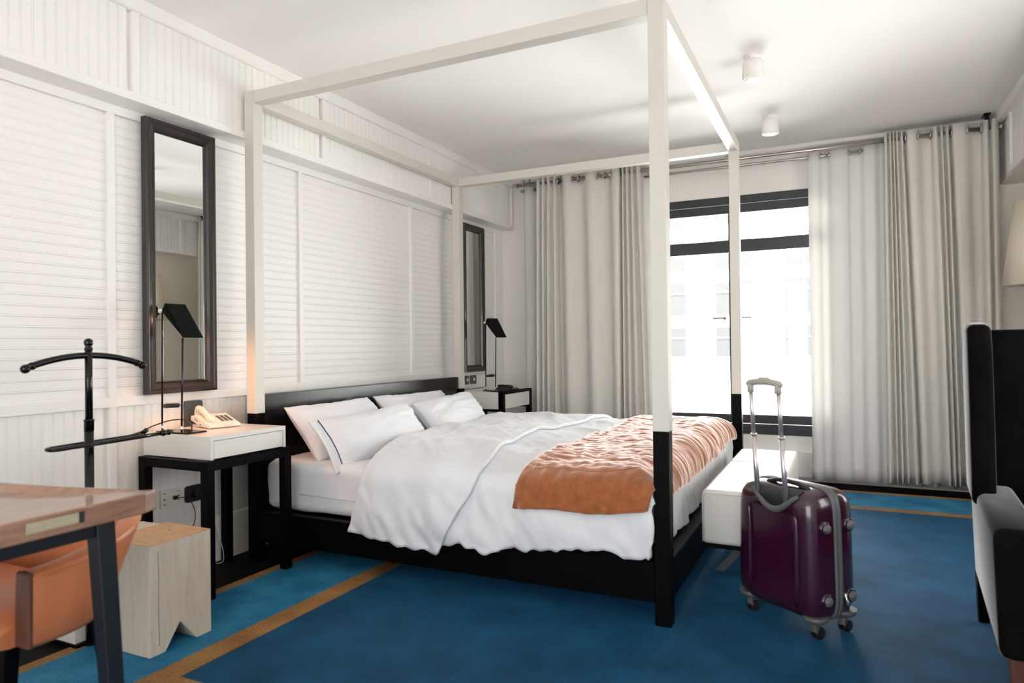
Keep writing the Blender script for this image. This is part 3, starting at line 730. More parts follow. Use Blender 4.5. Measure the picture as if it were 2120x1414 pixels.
# ------------------------------------------------------------------ mirrors
def build_mirror(y0, y1, z0, z1, label):
    t = thing('mirror', label, 'mirror', (XL, (y0+y1)/2, z0), 'framed mirrors on the panelled wall')
    # moulded frame: profile swept round the rectangle
    prof = [(0.0, 0.0), (0.0, 0.030), (0.008, 0.036), (0.014, 0.032), (0.026, 0.034), (0.040, 0.026), (0.050, 0.016), (0.054, 0.019), (0.058, 0.012), (0.058, 0.0)]
    bm = BM(); rings = []
    for cy, cz, sy, sz in ((y0, z0, 1, 1), (y1, z0, -1, 1), (y1, z1, -1, -1), (y0, z1, 1, -1)):
        rings.append([bm.verts.new((XL+d, cy+sy*a, cz+sz*a)) for a, d in prof])
    for i in range(4):
        A, B = rings[i], rings[(i+1) % 4]
        for k in range(len(prof)-1): bm.faces.new((A[k], A[k+1], B[k+1], B[k]))
    bmesh.ops.recalc_face_normals(bm, faces=bm.faces[:]); obj('frame', bm, ESPRESSO, t)
    bm = BM(); box(bm, XL+0.002, XL+0.010, y0+0.055, y1-0.055, z0+0.055, z1-0.055); obj('mirror_glass', bm, MIRROR, t)
build_mirror(-0.484, -0.099, 0.858, 2.125, 'tall dark-framed mirror above the near nightstand')
build_mirror(2.42, 2.779, 0.842, 2.099, 'tall dark-framed mirror partly behind the far head post')

# ------------------------------------------------------------------ wall plates
def plate(name, label, cat, y0, y1, z0, z1, m, d=0.012, r=0.012, group=None):
    bm = BM(); box(bm, XB, XB+d, y0, y1, z0, z1)
    es = [e for e in bm.edges if abs((e.verts[0].co-e.verts[1].co).x) > 1e-5]
    bmesh.ops.bevel(bm, geom=es, offset=r, segments=5, profile=0.5, affect='EDGES')
    o = obj(name, bm, m); tag(o, label, cat, group); return o
plate('switch_plate', 'dark grey switch plate on the wall behind the ivory telephone', 'switch', -0.264, -0.163, 0.672, 0.810, GREYPLASTIC)
o = plate('wall_socket', 'white wide socket plate low under the near nightstand', 'socket', -0.398, -0.287, 0.321, 0.402, WHITEPLASTIC, r=0.003)
for y, z, a, h in ((-0.385, 0.388, .012, .003), (-0.383, 0.360, .006, .006), (-0.385, 0.336, .012, .003), (-0.312, 0.388, .012, .003), (-0.306, 0.366, .006, .006), (-0.306, 0.346, .008, .003)):
    bm = BM(); box(bm, XB+0.0115, XB+0.0135, y, y+a, z-h/2, z+h/2); obj('slot', bm, BLACKPLASTIC, o)
bm = BM(); box(bm, XB+0.0115, XB+0.015, -0.362, -0.342, 0.352, 0.374); obj('cover', bm, WHITEPLASTIC, o)
bm = BM(); box(bm, XB+0.011, XB+0.028, -0.334, -0.318, 0.352, 0.369, 0.001, 1); obj('plug', bm, BLACKPLASTIC, o)
bm = BM(); tube(bm, spline([(-0.110, -0.322, 0.360), (-0.08, -0.29, 0.352), (-0.07, -0.262, 0.30), (-0.075, -0.255, 0.24), (-0.09, -0.27, 0.18)]), 0.0022, 6); smooth_all(bm); obj('cable', bm, BLACKPLASTIC, o)
o = plate('wall_socket', 'black socket plate with a plug low under the near nightstand', 'socket', -0.262, -0.165, 0.318, 0.398, BLACKPLASTIC, r=0.014)
bm = BM(); tube(bm, [(XB+0.011, -0.205, 0.358), (XB+0.045, -0.205, 0.358)], 0.02, 14); obj('plug', bm, BLACKPLASTIC, o)
for y0, y1, lab in ((2.462, 2.535, 'left dark switch plate with a white button under the far mirror'), (2.567, 2.665, 'right dark switch plate with a white button under the far mirror')):
    o = plate('switch_plate', lab, 'switch', y0, y1, 0.737, 0.811, GREYPLASTIC, group='switch plates by the far nightstand')
    bm = BM(); tube(bm, [(XB+0.011, (y0+y1)/2+0.006, 0.776), (XB+0.016, (y0+y1)/2+0.006, 0.776)], 0.013, 14); obj('button', bm, WHITEPLASTIC, o)
bm = BM(); tube(bm, spline([(-0.112, -0.115, 0.20), (-0.095, -0.10, 0.13), (-0.085, -0.085, 0.06), (-0.09, -0.075, 0.0), (-0.08, -0.10, -0.008), (-0.085, -0.125, -0.006)]), 0.002, 6); smooth_all(bm)
o = obj('cable', bm, WHITEPLASTIC); tag(o, 'thin pale cable hanging to the floor under the near nightstand', 'cable')

# ------------------------------------------------------------------ valet stand
def build_valet():
    t = thing('valet_stand', 'black lacquered clothes valet with curved hanger in front of the wall', 'valet stand', (0.272, -0.985, 0))
    X, Y = 0.272, -0.985
    bm = BM(); tube(bm, [(X, Y, 0.0), (X, Y, 0.775)], 0.0155, 16); obj('lower_pole', bm, BLACKMETAL, t)
    bm = BM(); lathe(bm, [(0.0165, 0.772), (0.0165, 0.806), (0.018, 0.807), (0.018, 0.812), (0.013, 0.813)], (X, Y, 0), 16); obj('collar', bm, BLACKMETAL, t)
    bm = BM(); tube(bm, [(X, Y, 0.10), (X, Y, 0.104)], 0.019, 16); obj('collar', bm, BLACKMETAL, t)
    bm = BM(); tube(bm, [(X, Y, 0.80), (X, Y, 1.07)], 0.0125, 16); obj('upper_pole', bm, BLACKMETAL, t)
    bm = BM(); lathe(bm, [(0.012, 0), (0.015, 0.004), (0.013, 0.010), (0.010, 0.013), (0.014, 0.020), (0.016, 0.029), (0.013, 0.038), (0.006, 0.043), (0.0, 0.044)], (X, Y, 1.062), 18); obj('finial', bm, BLACKMETAL, t)
    # hanger
    pts = []; 
    for i in range(25):
        q = i/24*2-1; pts.append((X-0.002, Y+0.205*q, 1.044-0.037*q*q))
    bm = BM(); tube(bm, pts, 0.0115, 12); h = obj('hanger', bm, BLACKMETAL, t)
    for q in (-1, 1):
        bm = BM(); sphere(bm, (X-0.002, Y+0.213*q, 1.002), 0.0155); tube(bm, [(X-0.002, Y+0.188*q, 1.0125), (X-0.002, Y+0.196*q, 1.009)], 0.0135, 12); obj('ball_end', bm, BLACKMETAL, h)
    # trouser hoop
    bm = BM(); z = 0.725
    pts = [(0.135, -0.60, z+0.01)]
    pts = [(0.245, -0.745, z+0.012), (0.235, -0.80, z), (0.24, -0.985, z-0.002), (0.245, -1.09, z-0.004)]
    for i in range(9):
        a = PI*(i/8); pts.append((0.272-0.027*math.cos(a), -1.10-0.028*math.sin(a), z-0.004))
    pts += [(0.30, -1.08, z-0.003), (0.30, -0.95, z-0.001), (0.296, -0.80, z+0.002), (0.292, -0.712, z+0.004)]
    tube(bm, pts, 0.0075, 10); hp = obj('trouser_bar', bm, BLACKMETAL, t)
    bm = BM(); sphere(bm, (0.292, -0.700, z+0.005), 0.0135); sphere(bm, (0.292, -0.676, z+0.005), 0.012); tube(bm, [(0.292, -0.712, z+0.004), (0.292, -0.66, z+0.006)], 0.008, 10); obj('bar_knob', bm, BLACKMETAL, hp)
    bm = BM(); tube(bm, [(0.245, -0.752, z+0.010), (0.247, -0.738, z+0.020)], 0.009, 10); obj('bar_tip', bm, BLACKMETAL, hp)
    bm = BM(); box(bm, 0.055, 0.268, -1.034, -0.62, 0.0, 0.010); tube(bm, [(X, Y, 0.0), (X, Y, 0.010)], 0.022, 16); obj('foot_plate', bm, BLACK, t)
build_valet()
bm = BM(); box(bm, 0.060, 0.252, -1.03, -0.625, 0.010, 0.33)
o = obj('shoe_box', bm, CREAM); mod_bevel(o, 0.003, 2); tag(o, 'low pale box standing behind the valet pole under the desk', 'box')
bm = BM(); box(bm, 0.062, 0.25, -1.028, -0.627, 0.331, 0.338); obj('lid', bm, CREAM, o)

# ------------------------------------------------------------------ pine stool
def build_stool():
    t = thing('block_stool', 'solid pale pine block stool with a V notch in front of the near nightstand', 'stool', (0.46, -0.85, ZF))
    x0, x1, y0, y1, zt = 0.335, 0.582, -0.979, -0.724, 0.385
    bm = BM(); prism(bm, [(y0, ZF), (-0.917, ZF), (-0.858, 0.086), (-0.787, ZF), (y1, ZF), (y1, zt-0.002), (y0, zt-0.002)], 'x', x0, x1)
    o = obj('block', bm, STOOLSIDE, t); mod_bevel(o, 0.0015, 1)
    bm = BM(); box(bm, x0, x1, y0, y1, zt-0.002, zt); o = obj('top_face', bm, STOOLTOP, t); o['label'] = 'warm end-grain top'
    bm = BM()
    tube(bm, [(x1+0.0002, -0.945, 0.36), (x1+0.0002, -0.942, 0.25), (x1+0.0002, -0.944, 0.15), (x1+0.0002, -0.941, 0.03)], 0.0008, 4); obj('crack', bm, LEATHERDARK, t)
    bm = BM(); tube(bm, [(0.40, -0.76, zt), (0.43, -0.775, zt), (0.45, -0.80, zt), (0.47, -0.81, zt)], 0.0008, 4); obj('check', bm, LEATHERDARK, t)
build_stool()

# ------------------------------------------------------------------ desk
def build_desk():
    t = thing('desk', 'walnut writing desk with pale inlay and dark slanting legs at left', 'desk', (0.9, -1.9, 0))
    XF, ZT, TH = 1.285, 0.731, 0.047
    Y1, Y0, X0 = -1.488, -2.50, 0.36
    bm = BM()
    # plan outline with a concave sitter's edge on the far side
    def far(u):      # u 0 (front corner) .. 1 (back corner)
        return lerp(XF-0.018, X0+0.02, u), Y1+0.030-0.165*math.sin(PI*u)**0.8
    out = [(XF, Y0), (XF, Y1-0.012), (XF-0.018, Y1+0.030)] + [far(i/24) for i in range(1, 24)] + [(X0+0.02, Y1+0.03), (X0, Y1), (X0, Y0)]
    prism(bm, out, 'z', ZT-TH, ZT); o = obj('tabletop', bm, WALNUT, t); mod_bevel(o, 0.004, 2)
    # raised lip along the concave edge
    bm = BM(); n = 40; ring = []
    for i in range(n+1):
        u = 0.03+0.94*i/n; x, y = far(u); x2, y2 = far(u+0.01); d = Vector((x2-x, y2-y, 0)).normalized(); nn = Vector((d.y, -d.x, 0))
        if nn.y > 0: nn = -nn
        h = 0.020*math.sin(PI*i/n)**0.7+0.0008; p = Vector((x, y, ZT-0.001))
        a = p-nn*0.001; e = p+nn*0.026
        ring.append([bm.verts.new(a), bm.verts.new(a+Vector((0, 0, h))), bm.verts.new(a+nn*0.007+Vector((0, 0, h))), bm.verts.new(e+Vector((0, 0, 0.0005))), bm.verts.new(e-Vector((0, 0, 0.001)))])
    for i in range(n):
        for k in range(5):
            f = bm.faces.new((ring[i][k], ring[i+1][k], ring[i+1][(k+1) % 5], ring[i][(k+1) % 5]))
    bm.faces.new(ring[0]); bm.faces.new(ring[-1][::-1]); bmesh.ops.recalc_face_normals(bm, faces=bm.faces[:]); obj('raised_lip', bm, WALNUT, t)
    bm = BM(); box(bm, XF-0.01, XF+0.0012, -1.757, -1.654, 0.700, 0.721); obj('inlay', bm, INLAY, t)['label'] = 'pale wood inlay in the front edge'
    bm = BM(); box(bm, XF-0.01, XF+0.0014, -1.654, -1.6425, 0.699, 0.722); obj('slot', bm, BLACKPLASTIC, t)['label'] = 'black square key slot'
    # under-frame rails
    bm = BM(); box(bm, XF-0.075, XF-0.035, Y0+0.1, -1.59, 0.650, ZT-TH); o = obj('frame_rail', bm, DESKLEG, t)
    bm = BM(); box(bm, X0+0.05, X0+0.09, Y0+0.1, -1.59, 0.650, ZT-TH); obj('frame_rail', bm, DESKLEG, t)
    # slanting tapered legs
    def leg(xt, yt, xb, yb):
        a, c = 0.021, 0.0165
        bm = BM(); hexa(bm, [(xb-c, yb-c, 0), (xb+c, yb-c, 0), (xb+c, yb+c, 0), (xb-c, yb+c, 0), (xt-a, yt-a, ZT-TH), (xt+a, yt-a, ZT-TH), (xt+a, yt+a, ZT-TH), (xt-a, yt+a, ZT-TH)])
        o = obj('leg', bm, DESKLEG, t); mod_bevel(o, 0.002, 1)
    leg(XF-0.050, -1.575, XF-0.015, -1.555); leg(X0+0.07, -1.575, X0+0.03, -1.555); leg(XF-0.05, Y0+0.10, XF-0.015, Y0+0.07); leg(X0+0.07, Y0+0.10, X0+0.03, Y0+0.07)
build_desk()

# ------------------------------------------------------------------ leather tub chair
def build_tub_chair():
    t = thing('tub_chair', 'tan leather tub chair pushed under the walnut desk', 'chair', (0.82, -1.48, 0))
    cx = 0.80; A = 0.285; yf, yb = -1.655, -1.35
    # U-shaped wall: plan path from the front of one arm round the back to the other
    path = []
    for i in range(9): path.append((cx+A+0.01-0.03*(i/8)**2, lerp(yf, yb-0.17, i/8)))
    for i in range(1, 24):
        a = PI*i/24; path.append((cx+(A-0.02)*math.cos(a)*(1-0.22*math.sin(a)), yb-0.17+0.155*math.sin(a)))
    for i in range(9): path.append((cx-A-0.01+0.03*((8-i)/8)**2, lerp(yb-0.17, yf, i/8)))
    m = len(path)
    def top(q): return 0.575+0.065*math.sin(PI*q)**1.5
    def bot(q): return 0.405-0.01*math.sin(PI*q)
    bm = BM(); rings = []
    for i, (x, y) in enumerate(path):
        q = i/(m-1); p0 = Vector((*path[max(0, i-1)], 0)); p1 = Vector((*path[min(m-1, i+1)], 0)); d = (p1-p0).normalized(); nn = Vector((d.y, -d.x, 0))   # outward
        c = Vector((x, y, 0)); T = 0.026
        zt, zb = top(q), bot(q); r = 0.016; lean = 0.10*math.sin(PI*q)
        prof = [(T*0.7, zb), (T, zb+0.012), (T, zb+0.07), (T, zt-r), (T-0.006, zt-0.004), (0.0, zt), (-T+0.006, zt-0.004), (-T, zt-r), (-T, zb+0.07), (-T, zb)]
        rings.append([bm.verts.new(c+nn*(o+lean*(z-zb)/(zt-zb))+Vector((0, 0, z))) for o, z in prof])
    k = len(rings[0])
    for i in range(m-1):
        for j in range(k): bm.faces.new((rings[i][j], rings[i+1][j], rings[i+1][(j+1) % k], rings[i][(j+1) % k])).smooth = True
    bmesh.ops.recalc_face_normals(bm, faces=bm.faces[:]); sh = obj('shell', bm, LEATHER, t)
    for i, sgn in ((0, 1), (m-1, -1)):     # dark front ends of the arms
        x, y = path[i]; T = 0.027
        bm = BM(); hexa(bm, [(x-T, y-0.010, bot(0)), (x+T, y-0.010, bot(0)), (x+T, y+0.002, bot(0)), (x-T, y+0.002, bot(0)), (x-T, y-0.006, top(0)-0.006), (x+T, y-0.006, top(0)-0.006), (x+T, y+0.004, top(0)-0.002), (x-T, y+0.004, top(0)-0.002)], 0.004); obj('arm_end', bm, LEATHERDARK, sh)
    # seat cushion with rounded front
    bm = BM(); NU, NV = 20, 24
    def seat(u, v, s):
        x = lerp(cx-A+0.012, cx+A-0.012, u); y = lerp(yf-0.075, yb-0.05, v)
        z = 0.478+0.016*math.sin(PI*u)*math.sin(PI*min(1, v+0.15)) if s > 0 else 0.405
        return x, y, z
    rings = []
    prof = [(-0.045, 0.405), (-0.062, 0.412), (-0.072, 0.432), (-0.072, 0.455), (-0.062, 0.476), (-0.040, 0.489), (0.0, 0.494), (0.10, 0.494), (0.15, 0.488), (0.19, 0.480), (0.19, 0.405)]
    xsn = 16
    for i in range(xsn+1):
        u = i/xsn; x = lerp(cx-A+0.012, cx+A-0.012, u); e = 1-(2*u-1)**6*0.5; r = (2*u-1)**8*0.022
        rings.append([bm.verts.new((x, yf+a+(r if a < 0 else 0), (zz-0.405)*e+0.405)) for a, zz in prof])
    for i in range(xsn):
        for j in range(len(prof)): bm.faces.new((rings[i][j], rings[i+1][j], rings[i+1][(j+1) % len(prof)], rings[i][(j+1) % len(prof)])).smooth = True
    bm.faces.new(rings[0]); bm.faces.new(rings[-1][::-1]); bmesh.ops.recalc_face_normals(bm, faces=bm.faces[:]); obj('seat', bm, LEATHER, t)
    # stitched piping on the outer arm
    bm = BM(); pts = []
    for i in range(m):
        x, y = path[i]; q = i/(m-1); p0 = Vector((*path[max(0, i-1)], 0)); p1 = Vector((*path[min(m-1, i+1)], 0)); d = (p1-p0).normalized(); nn = Vector((d.y, -d.x, 0))
        pts.append(Vector((x, y, 0))+nn*(0.026+0.10*math.sin(PI*q)*0.92)+Vector((0, 0, top(q)-0.016)))
    tube(bm, pts, 0.0022, 6); obj('piping', bm, LEATHER, sh)
    for sx, (xt, yt), (xb, yb2) in ((1, (cx+0.24, -1.66), (cx+0.262, -1.69)), (1, (cx+0.20, -1.435), (cx+0.245, -1.395)), (-1, (cx-0.24, -1.66), (cx-0.262, -1.69)), (-1, (cx-0.20, -1.435), (cx-0.245, -1.395))):
        a, c = 0.017, 0.010
        bm = BM(); hexa(bm, [(xb-c, yb2-c, ZF), (xb+c, yb2-c, ZF), (xb+c, yb2+c, ZF), (xb-c, yb2+c, ZF), (xt-a, yt-a, 0.41), (xt+a, yt-a, 0.41), (xt+a, yt+a, 0.41), (xt-a, yt+a, 0.41)]); o = obj('leg', bm, BLACK, t); mod_bevel(o, 0.003, 2)
build_tub_chair()

# ------------------------------------------------------------------ bench
def build_bench():
    t = thing('bench', 'long white leather bench standing across the foot of the bed', 'bench', (2.34, 1.14, ZF))
    bm = BM(); box(bm, 2.176, 2.50, 0.49, 1.78, 0.19, 0.425, 0.020, 4); smooth_all(bm); o = obj('upholstery', bm, WHITELEATHER, t)
    for y in (1.30,):
        bm = BM(); tube(bm, [(2.1765, y, 0.20), (2.1765, y, 0.40), (2.19, y, 0.4245), (2.34, y, 0.4255), (2.485, y, 0.4245), (2.4995, y, 0.40), (2.4995, y, 0.20)], 0.0022, 6); obj('seam', bm, WHITELEATHER, t)
    bm = BM(); pts = [(2.180, 0.488, 0.20), (2.180, 0.4895, 0.395), (2.192, 0.4895, 0.410), (2.34, 0.4895, 0.411), (2.484, 0.4895, 0.410), (2.496, 0.4895, 0.395), (2.496, 0.488, 0.20)]; tube(bm, pts, 0.0022, 6); obj('seam', bm, WHITELEATHER, t)
    bm = BM(); box(bm, 2.19, 2.49, 0.505, 1.765, 0.172, 0.192); obj('under_frame', bm, BLACK, t)
    for y in (0.76, 1.51):
        for x0, x1 in ((2.185, 2.33), (2.49, 2.345)):
            s = 0.045 if x1 > x0 else -0.045
            bm = BM(); hexa(bm, [(x0, y-0.02, ZF), (x0+s, y-0.02, ZF), (x0+s, y+0.02, ZF), (x0, y+0.02, ZF), (x1, y-0.02, 0.173), (x1+s, y-0.02, 0.173), (x1+s, y+0.02, 0.173), (x1, y+0.02, 0.173)]); obj('leg', bm, GREYPLASTIC, t)
build_bench()

# ------------------------------------------------------------------ suitcase (local: u across, d back, z up)
def build_suitcase():
    t = thing('suitcase', 'glossy plum hard-shell cabin suitcase with its handle pulled out', 'suitcase', (2.56, 0.27, ZF))
    Uv = Vector((-0.79, 0.613, 0)); Dv = Vector((0.613, 0.79, 0)); O = Vector((2.645, 0.128, 0))+Uv*-0.045+Dv*-0.06   # near-right bottom corner of the body
    Wd, Dp, Z0, Z1 = 0.392, 0.235, 0.060, 0.528
    def L(u, d, z): return O+Uv*u+Dv*d+Vector((0, 0, z))
    def outline(k, n=64, inset=0.0):
        """rounded rectangle with a slightly narrower top, parameter k in 0..1"""
        hw, hh, r = Wd/2-inset, (Z1-Z0)/2-inset, 0.072
        a = 2*PI*k; c, s = math.cos(a), math.sin(a); e = 0.28
        x = hw*math.copysign(abs(c)**e, c); y = hh*math.copysign(abs(s)**e, s)
        x *= 1-0.06*(y/hh+1)/2
        return Wd/2+x, (Z0+Z1)/2+y
    n = 96
    def shell(d_edge, d_face, sgn):
        bm = BM(); rings = []
        prof = [(0.0, 0.0), (0.001, 0.30), (0.006, 0.62), (0.018, 0.85), (0.040, 0.97), (0.062, 1.0), (0.075, 0.985), (0.082, 0.955), (0.10, 0.95)]
        for ins, f in prof:
            ring = []
            for i in range(n):
                u, z = outline(i/n, inset=ins); ring.append(bm.verts.new(L(u, lerp(d_edge, d_face, f), z)))
            rings.append(ring)
        for a, c in zip(rings, rings[1:]):
            for i in range(n): bm.faces.new((a[i], a[(i+1) % n], c[(i+1) % n], c[i])).smooth = True
        bm.faces.new(rings[-1]); bmesh.ops.recalc_face_normals(bm, faces=bm.faces[:])
        return bm
    obj('front_shell', shell(0.105, 0.0, -1), PURPLE, t)
    obj('rear_shell', shell(0.140, Dp, 1), PURPLE, t)
    # zip band
    bm = BM(); rings = []
    for d, ins in ((0.104, 0.004), (0.104, -0.004), (0.112, -0.006), (0.121, -0.004), (0.1225, -0.001), (0.124, -0.004), (0.133, -0.006), (0.141, -0.004), (0.141, 0.004)):
        rings.append([bm.verts.new(L(outline(i/n, inset=ins)[0], d, outline(i/n, inset=ins)[1])) for i in range(n)])
    for a, c in zip(rings, rings[1:]):
        for i in range(n): bm.faces.new((a[i], a[(i+1) % n], c[(i+1) % n], c[i])).smooth = True
    bmesh.ops.recalc_face_normals(bm, faces=bm.faces[:]); zb = obj('zip_band', bm, SUITGREY, t)
    # ridges on the front shell
    for u0, u1 in ((0.055, 0.072), (0.072, 0.055)):
        pass
    for uc in (0.085, Wd-0.085):
        bm = BM(); vs = []
        for i in range(25):
            q = i/24; z = lerp(0.11, 0.435, q); wq = 0.020*math.sin(PI*(0.12+0.88*(1-q)))**0.5 if q > 0.5 else 0.020*min(1, 0.3+q*4)
            wq = max(0.002, wq)
            vs.append([bm.verts.new(L(uc-wq, 0.006, z)), bm.verts.new(L(uc, -0.010, z)), bm.verts.new(L(uc+wq, 0.006, z))])
        for a, c in zip(vs, vs[1:]):
            for j in range(2): bm.faces.new((a[j], a[j+1], c[j+1], c[j])).smooth = True
            bm.faces.new((a[2], a[0], c[0], c[2]))
        bm.faces.new(vs[0]); bm.faces.new(vs[-1][::-1]); bmesh.ops.recalc_face_normals(bm, faces=bm.faces[:]); obj('ridge', bm, PURPLE, t)
    # studs on the sides
    for u, s in ((0.004, -1), (Wd-0.004, 1)):
        for d in (0.062, 0.185):
            for z in (0.145, 0.40):
                uu = u+(0.008 if s < 0 else -0.008)*((z-Z0)/(Z1-Z0))
                bm = BM(); lathe(bm, [(0.027, -0.014), (0.026, 0.002), (0.022, 0.006), (0.019, 0.006)], L(uu, d, z), 18, Uv*s); st = obj('stud_boss', bm, PURPLE, t)
                bm = BM(); lathe(bm, [(0.019, 0.0), (0.018, 0.008), (0.014, 0.015), (0.007, 0.019), (0.0, 0.020)], L(uu, d, z), 16, Uv*s); obj('stud', bm, SUITGREY, st)
    # handle recess: grey curved lip and dark pocket on the front top
    def lip(q): return lerp(0.078, 0.288, q), 0.487-0.044*(0.5-0.5*math.cos(2*PI*q))**0.8+0.018*abs(2*q-1)**3
    def sd(z): return interp([(0.0, 0.0), (0.486, 0.001), (0.498, 0.006), (0.510, 0.016), (0.520, 0.034), (0.528, 0.07)], z)
    bm = BM(); tube(bm, [L(lip(i/40)[0], sd(lip(i/40)[1])-0.003, lip(i/40)[1]) for i in range(41)], [0.007+0.006*math.sin(PI*i/40) for i in range(41)], 10); smooth_all(bm); obj('handle_recess', bm, SUITGREY, t)
    bm = BM()
    def pk(a, c):
        u, z0 = lip(a); z = lerp(z0, 0.5225, c); return L(u, sd(z)-0.0025, z)
    grid(bm, pk, 24, 8); obj('recess_pocket', bm, BLACKPLASTIC, t)
    # telescopic handle
    tops = []
    for u in (0.128, 0.262):
        ax = u; lean = -0.010
        b0 = L(ax, 0.004, 0.472); b1 = L(ax+0.014, 0.0006, 0.71); b2 = L(ax+0.025, -0.002, 0.898)
        bm = BM(); tube(bm, [b0, b1], 0.0098, 12); tb = obj('lower_tube', bm, ALU, t)
        bm = BM(); tube(bm, [b1-Vector((0, 0, 0.003)), b1+Vector((0, 0, 0.004))], 0.0115, 12); obj('tube_collar', bm, ALU, tb)
        bm = BM(); tube(bm, [b1, b2], 0.0078, 12); obj('upper_tube', bm, ALU, t); tops.append(b2)
    bm = BM(); a, c = tops; pts = [a+Vector((0, 0, -0.012)), a+Vector((0, 0, 0.004)), a+Uv*-0.010+Vector((0, 0, 0.012))]
    pts = [a-Uv*0.016+Vector((0, 0, 0.004)), a-Uv*0.004+Vector((0, 0, 0.010)), lerp(a, c, 0.3)+Vector((0, 0, 0.016)), lerp(a, c, 0.5)+Vector((0, 0, 0.017)), lerp(a, c, 0.7)+Vector((0, 0, 0.016)), c+Uv*0.004+Vector((0, 0, 0.010)), c+Uv*0.016+Vector((0, 0, 0.004))]
    tube(bm, pts, [0.008, 0.0125, 0.0125, 0.013, 0.0125, 0.0125, 0.008], 12); smooth_all(bm)
    for p in (a, c): tube(bm, [p+Vector((0, 0, -0.026)), p+Vector((0, 0, 0.008))], 0.0125, 12)
    g = obj('grip', bm, SUITHANDLE, t)
    bm = BM(); m0 = lerp(a, c, 0.5)+Vector((0, 0, 0.026)); tube(bm, [m0-Uv*0.022, m0+Uv*0.022], 0.007, 8); obj('release_button', bm, SUITHANDLE, g)
    # carry handle on the top
    bm = BM(); pts = [L(0.075, 0.075, 0.506), L(0.09, 0.072, 0.524), L(0.13, 0.070, 0.537), L(0.18, 0.070, 0.540), L(0.23, 0.070, 0.537), L(0.27, 0.072, 0.524), L(0.285, 0.075, 0.506)]; tube(bm, pts, [0.012, 0.010, 0.009, 0.009, 0.009, 0.010, 0.012], 10); smooth_all(bm); obj('carry_handle', bm, BLACKPLASTIC, t)
    for u in (0.10, 0.25):
        bm = BM(); tube(bm, [L(u-0.014, 0.085, 0.517), L(u+0.014, 0.085, 0.517)], 0.006, 8); obj('handle_mount', bm, CHROME, t)
    # corner guards, wheels
    for u, d, s in ((0.045, 0.05, 1), (Wd-0.045, 0.05, -1), (0.045, 0.195, 1), (Wd-0.045, 0.195, -1)):
        bm = BM(); p = L(u, d, 0)
        lathe(bm, [(0.046, 0.085), (0.043, 0.070), (0.030, 0.060), (0.022, 0.056)], p, 16); g = obj('wheel_guard', bm, SUITGREY, t)
        bm = BM(); box(bm, -0.013, 0.013, -0.016, 0.016, 0.026, 0.062, 0.006); 
        for v in bm.verts: v.co = p+Uv*v.co.x+Dv*v.co.y+Vector((0, 0, v.co.z))
        obj('caster_fork', bm, SUITGREY, t)
        for q in (-0.011, 0.011):
            bm = BM(); lathe(bm, [(0.006, -0.0055), (0.020, -0.0055), (0.0225, -0.003), (0.0225, 0.003), (0.020, 0.0055), (0.006, 0.0055)], p+Dv*0.010+Uv*q+Vector((0, 0, ZF+0.0225)), 18, Uv); obj('wheel', bm, BLACKPLASTIC, t)
    # zip pull
    bm = BM(); p = L(-0.008, 0.136, 0.165)
    tube(bm, [p, p+Vector((0.004, -0.002, -0.010)), p+Vector((0.010, -0.004, -0.030)), p+Vector((0.008, -0.004, -0.056))], [0.004, 0.005, 0.0065, 0.0055], 8); smooth_all(bm); obj('zip_pull', bm, CHROME, zb)
build_suitcase()

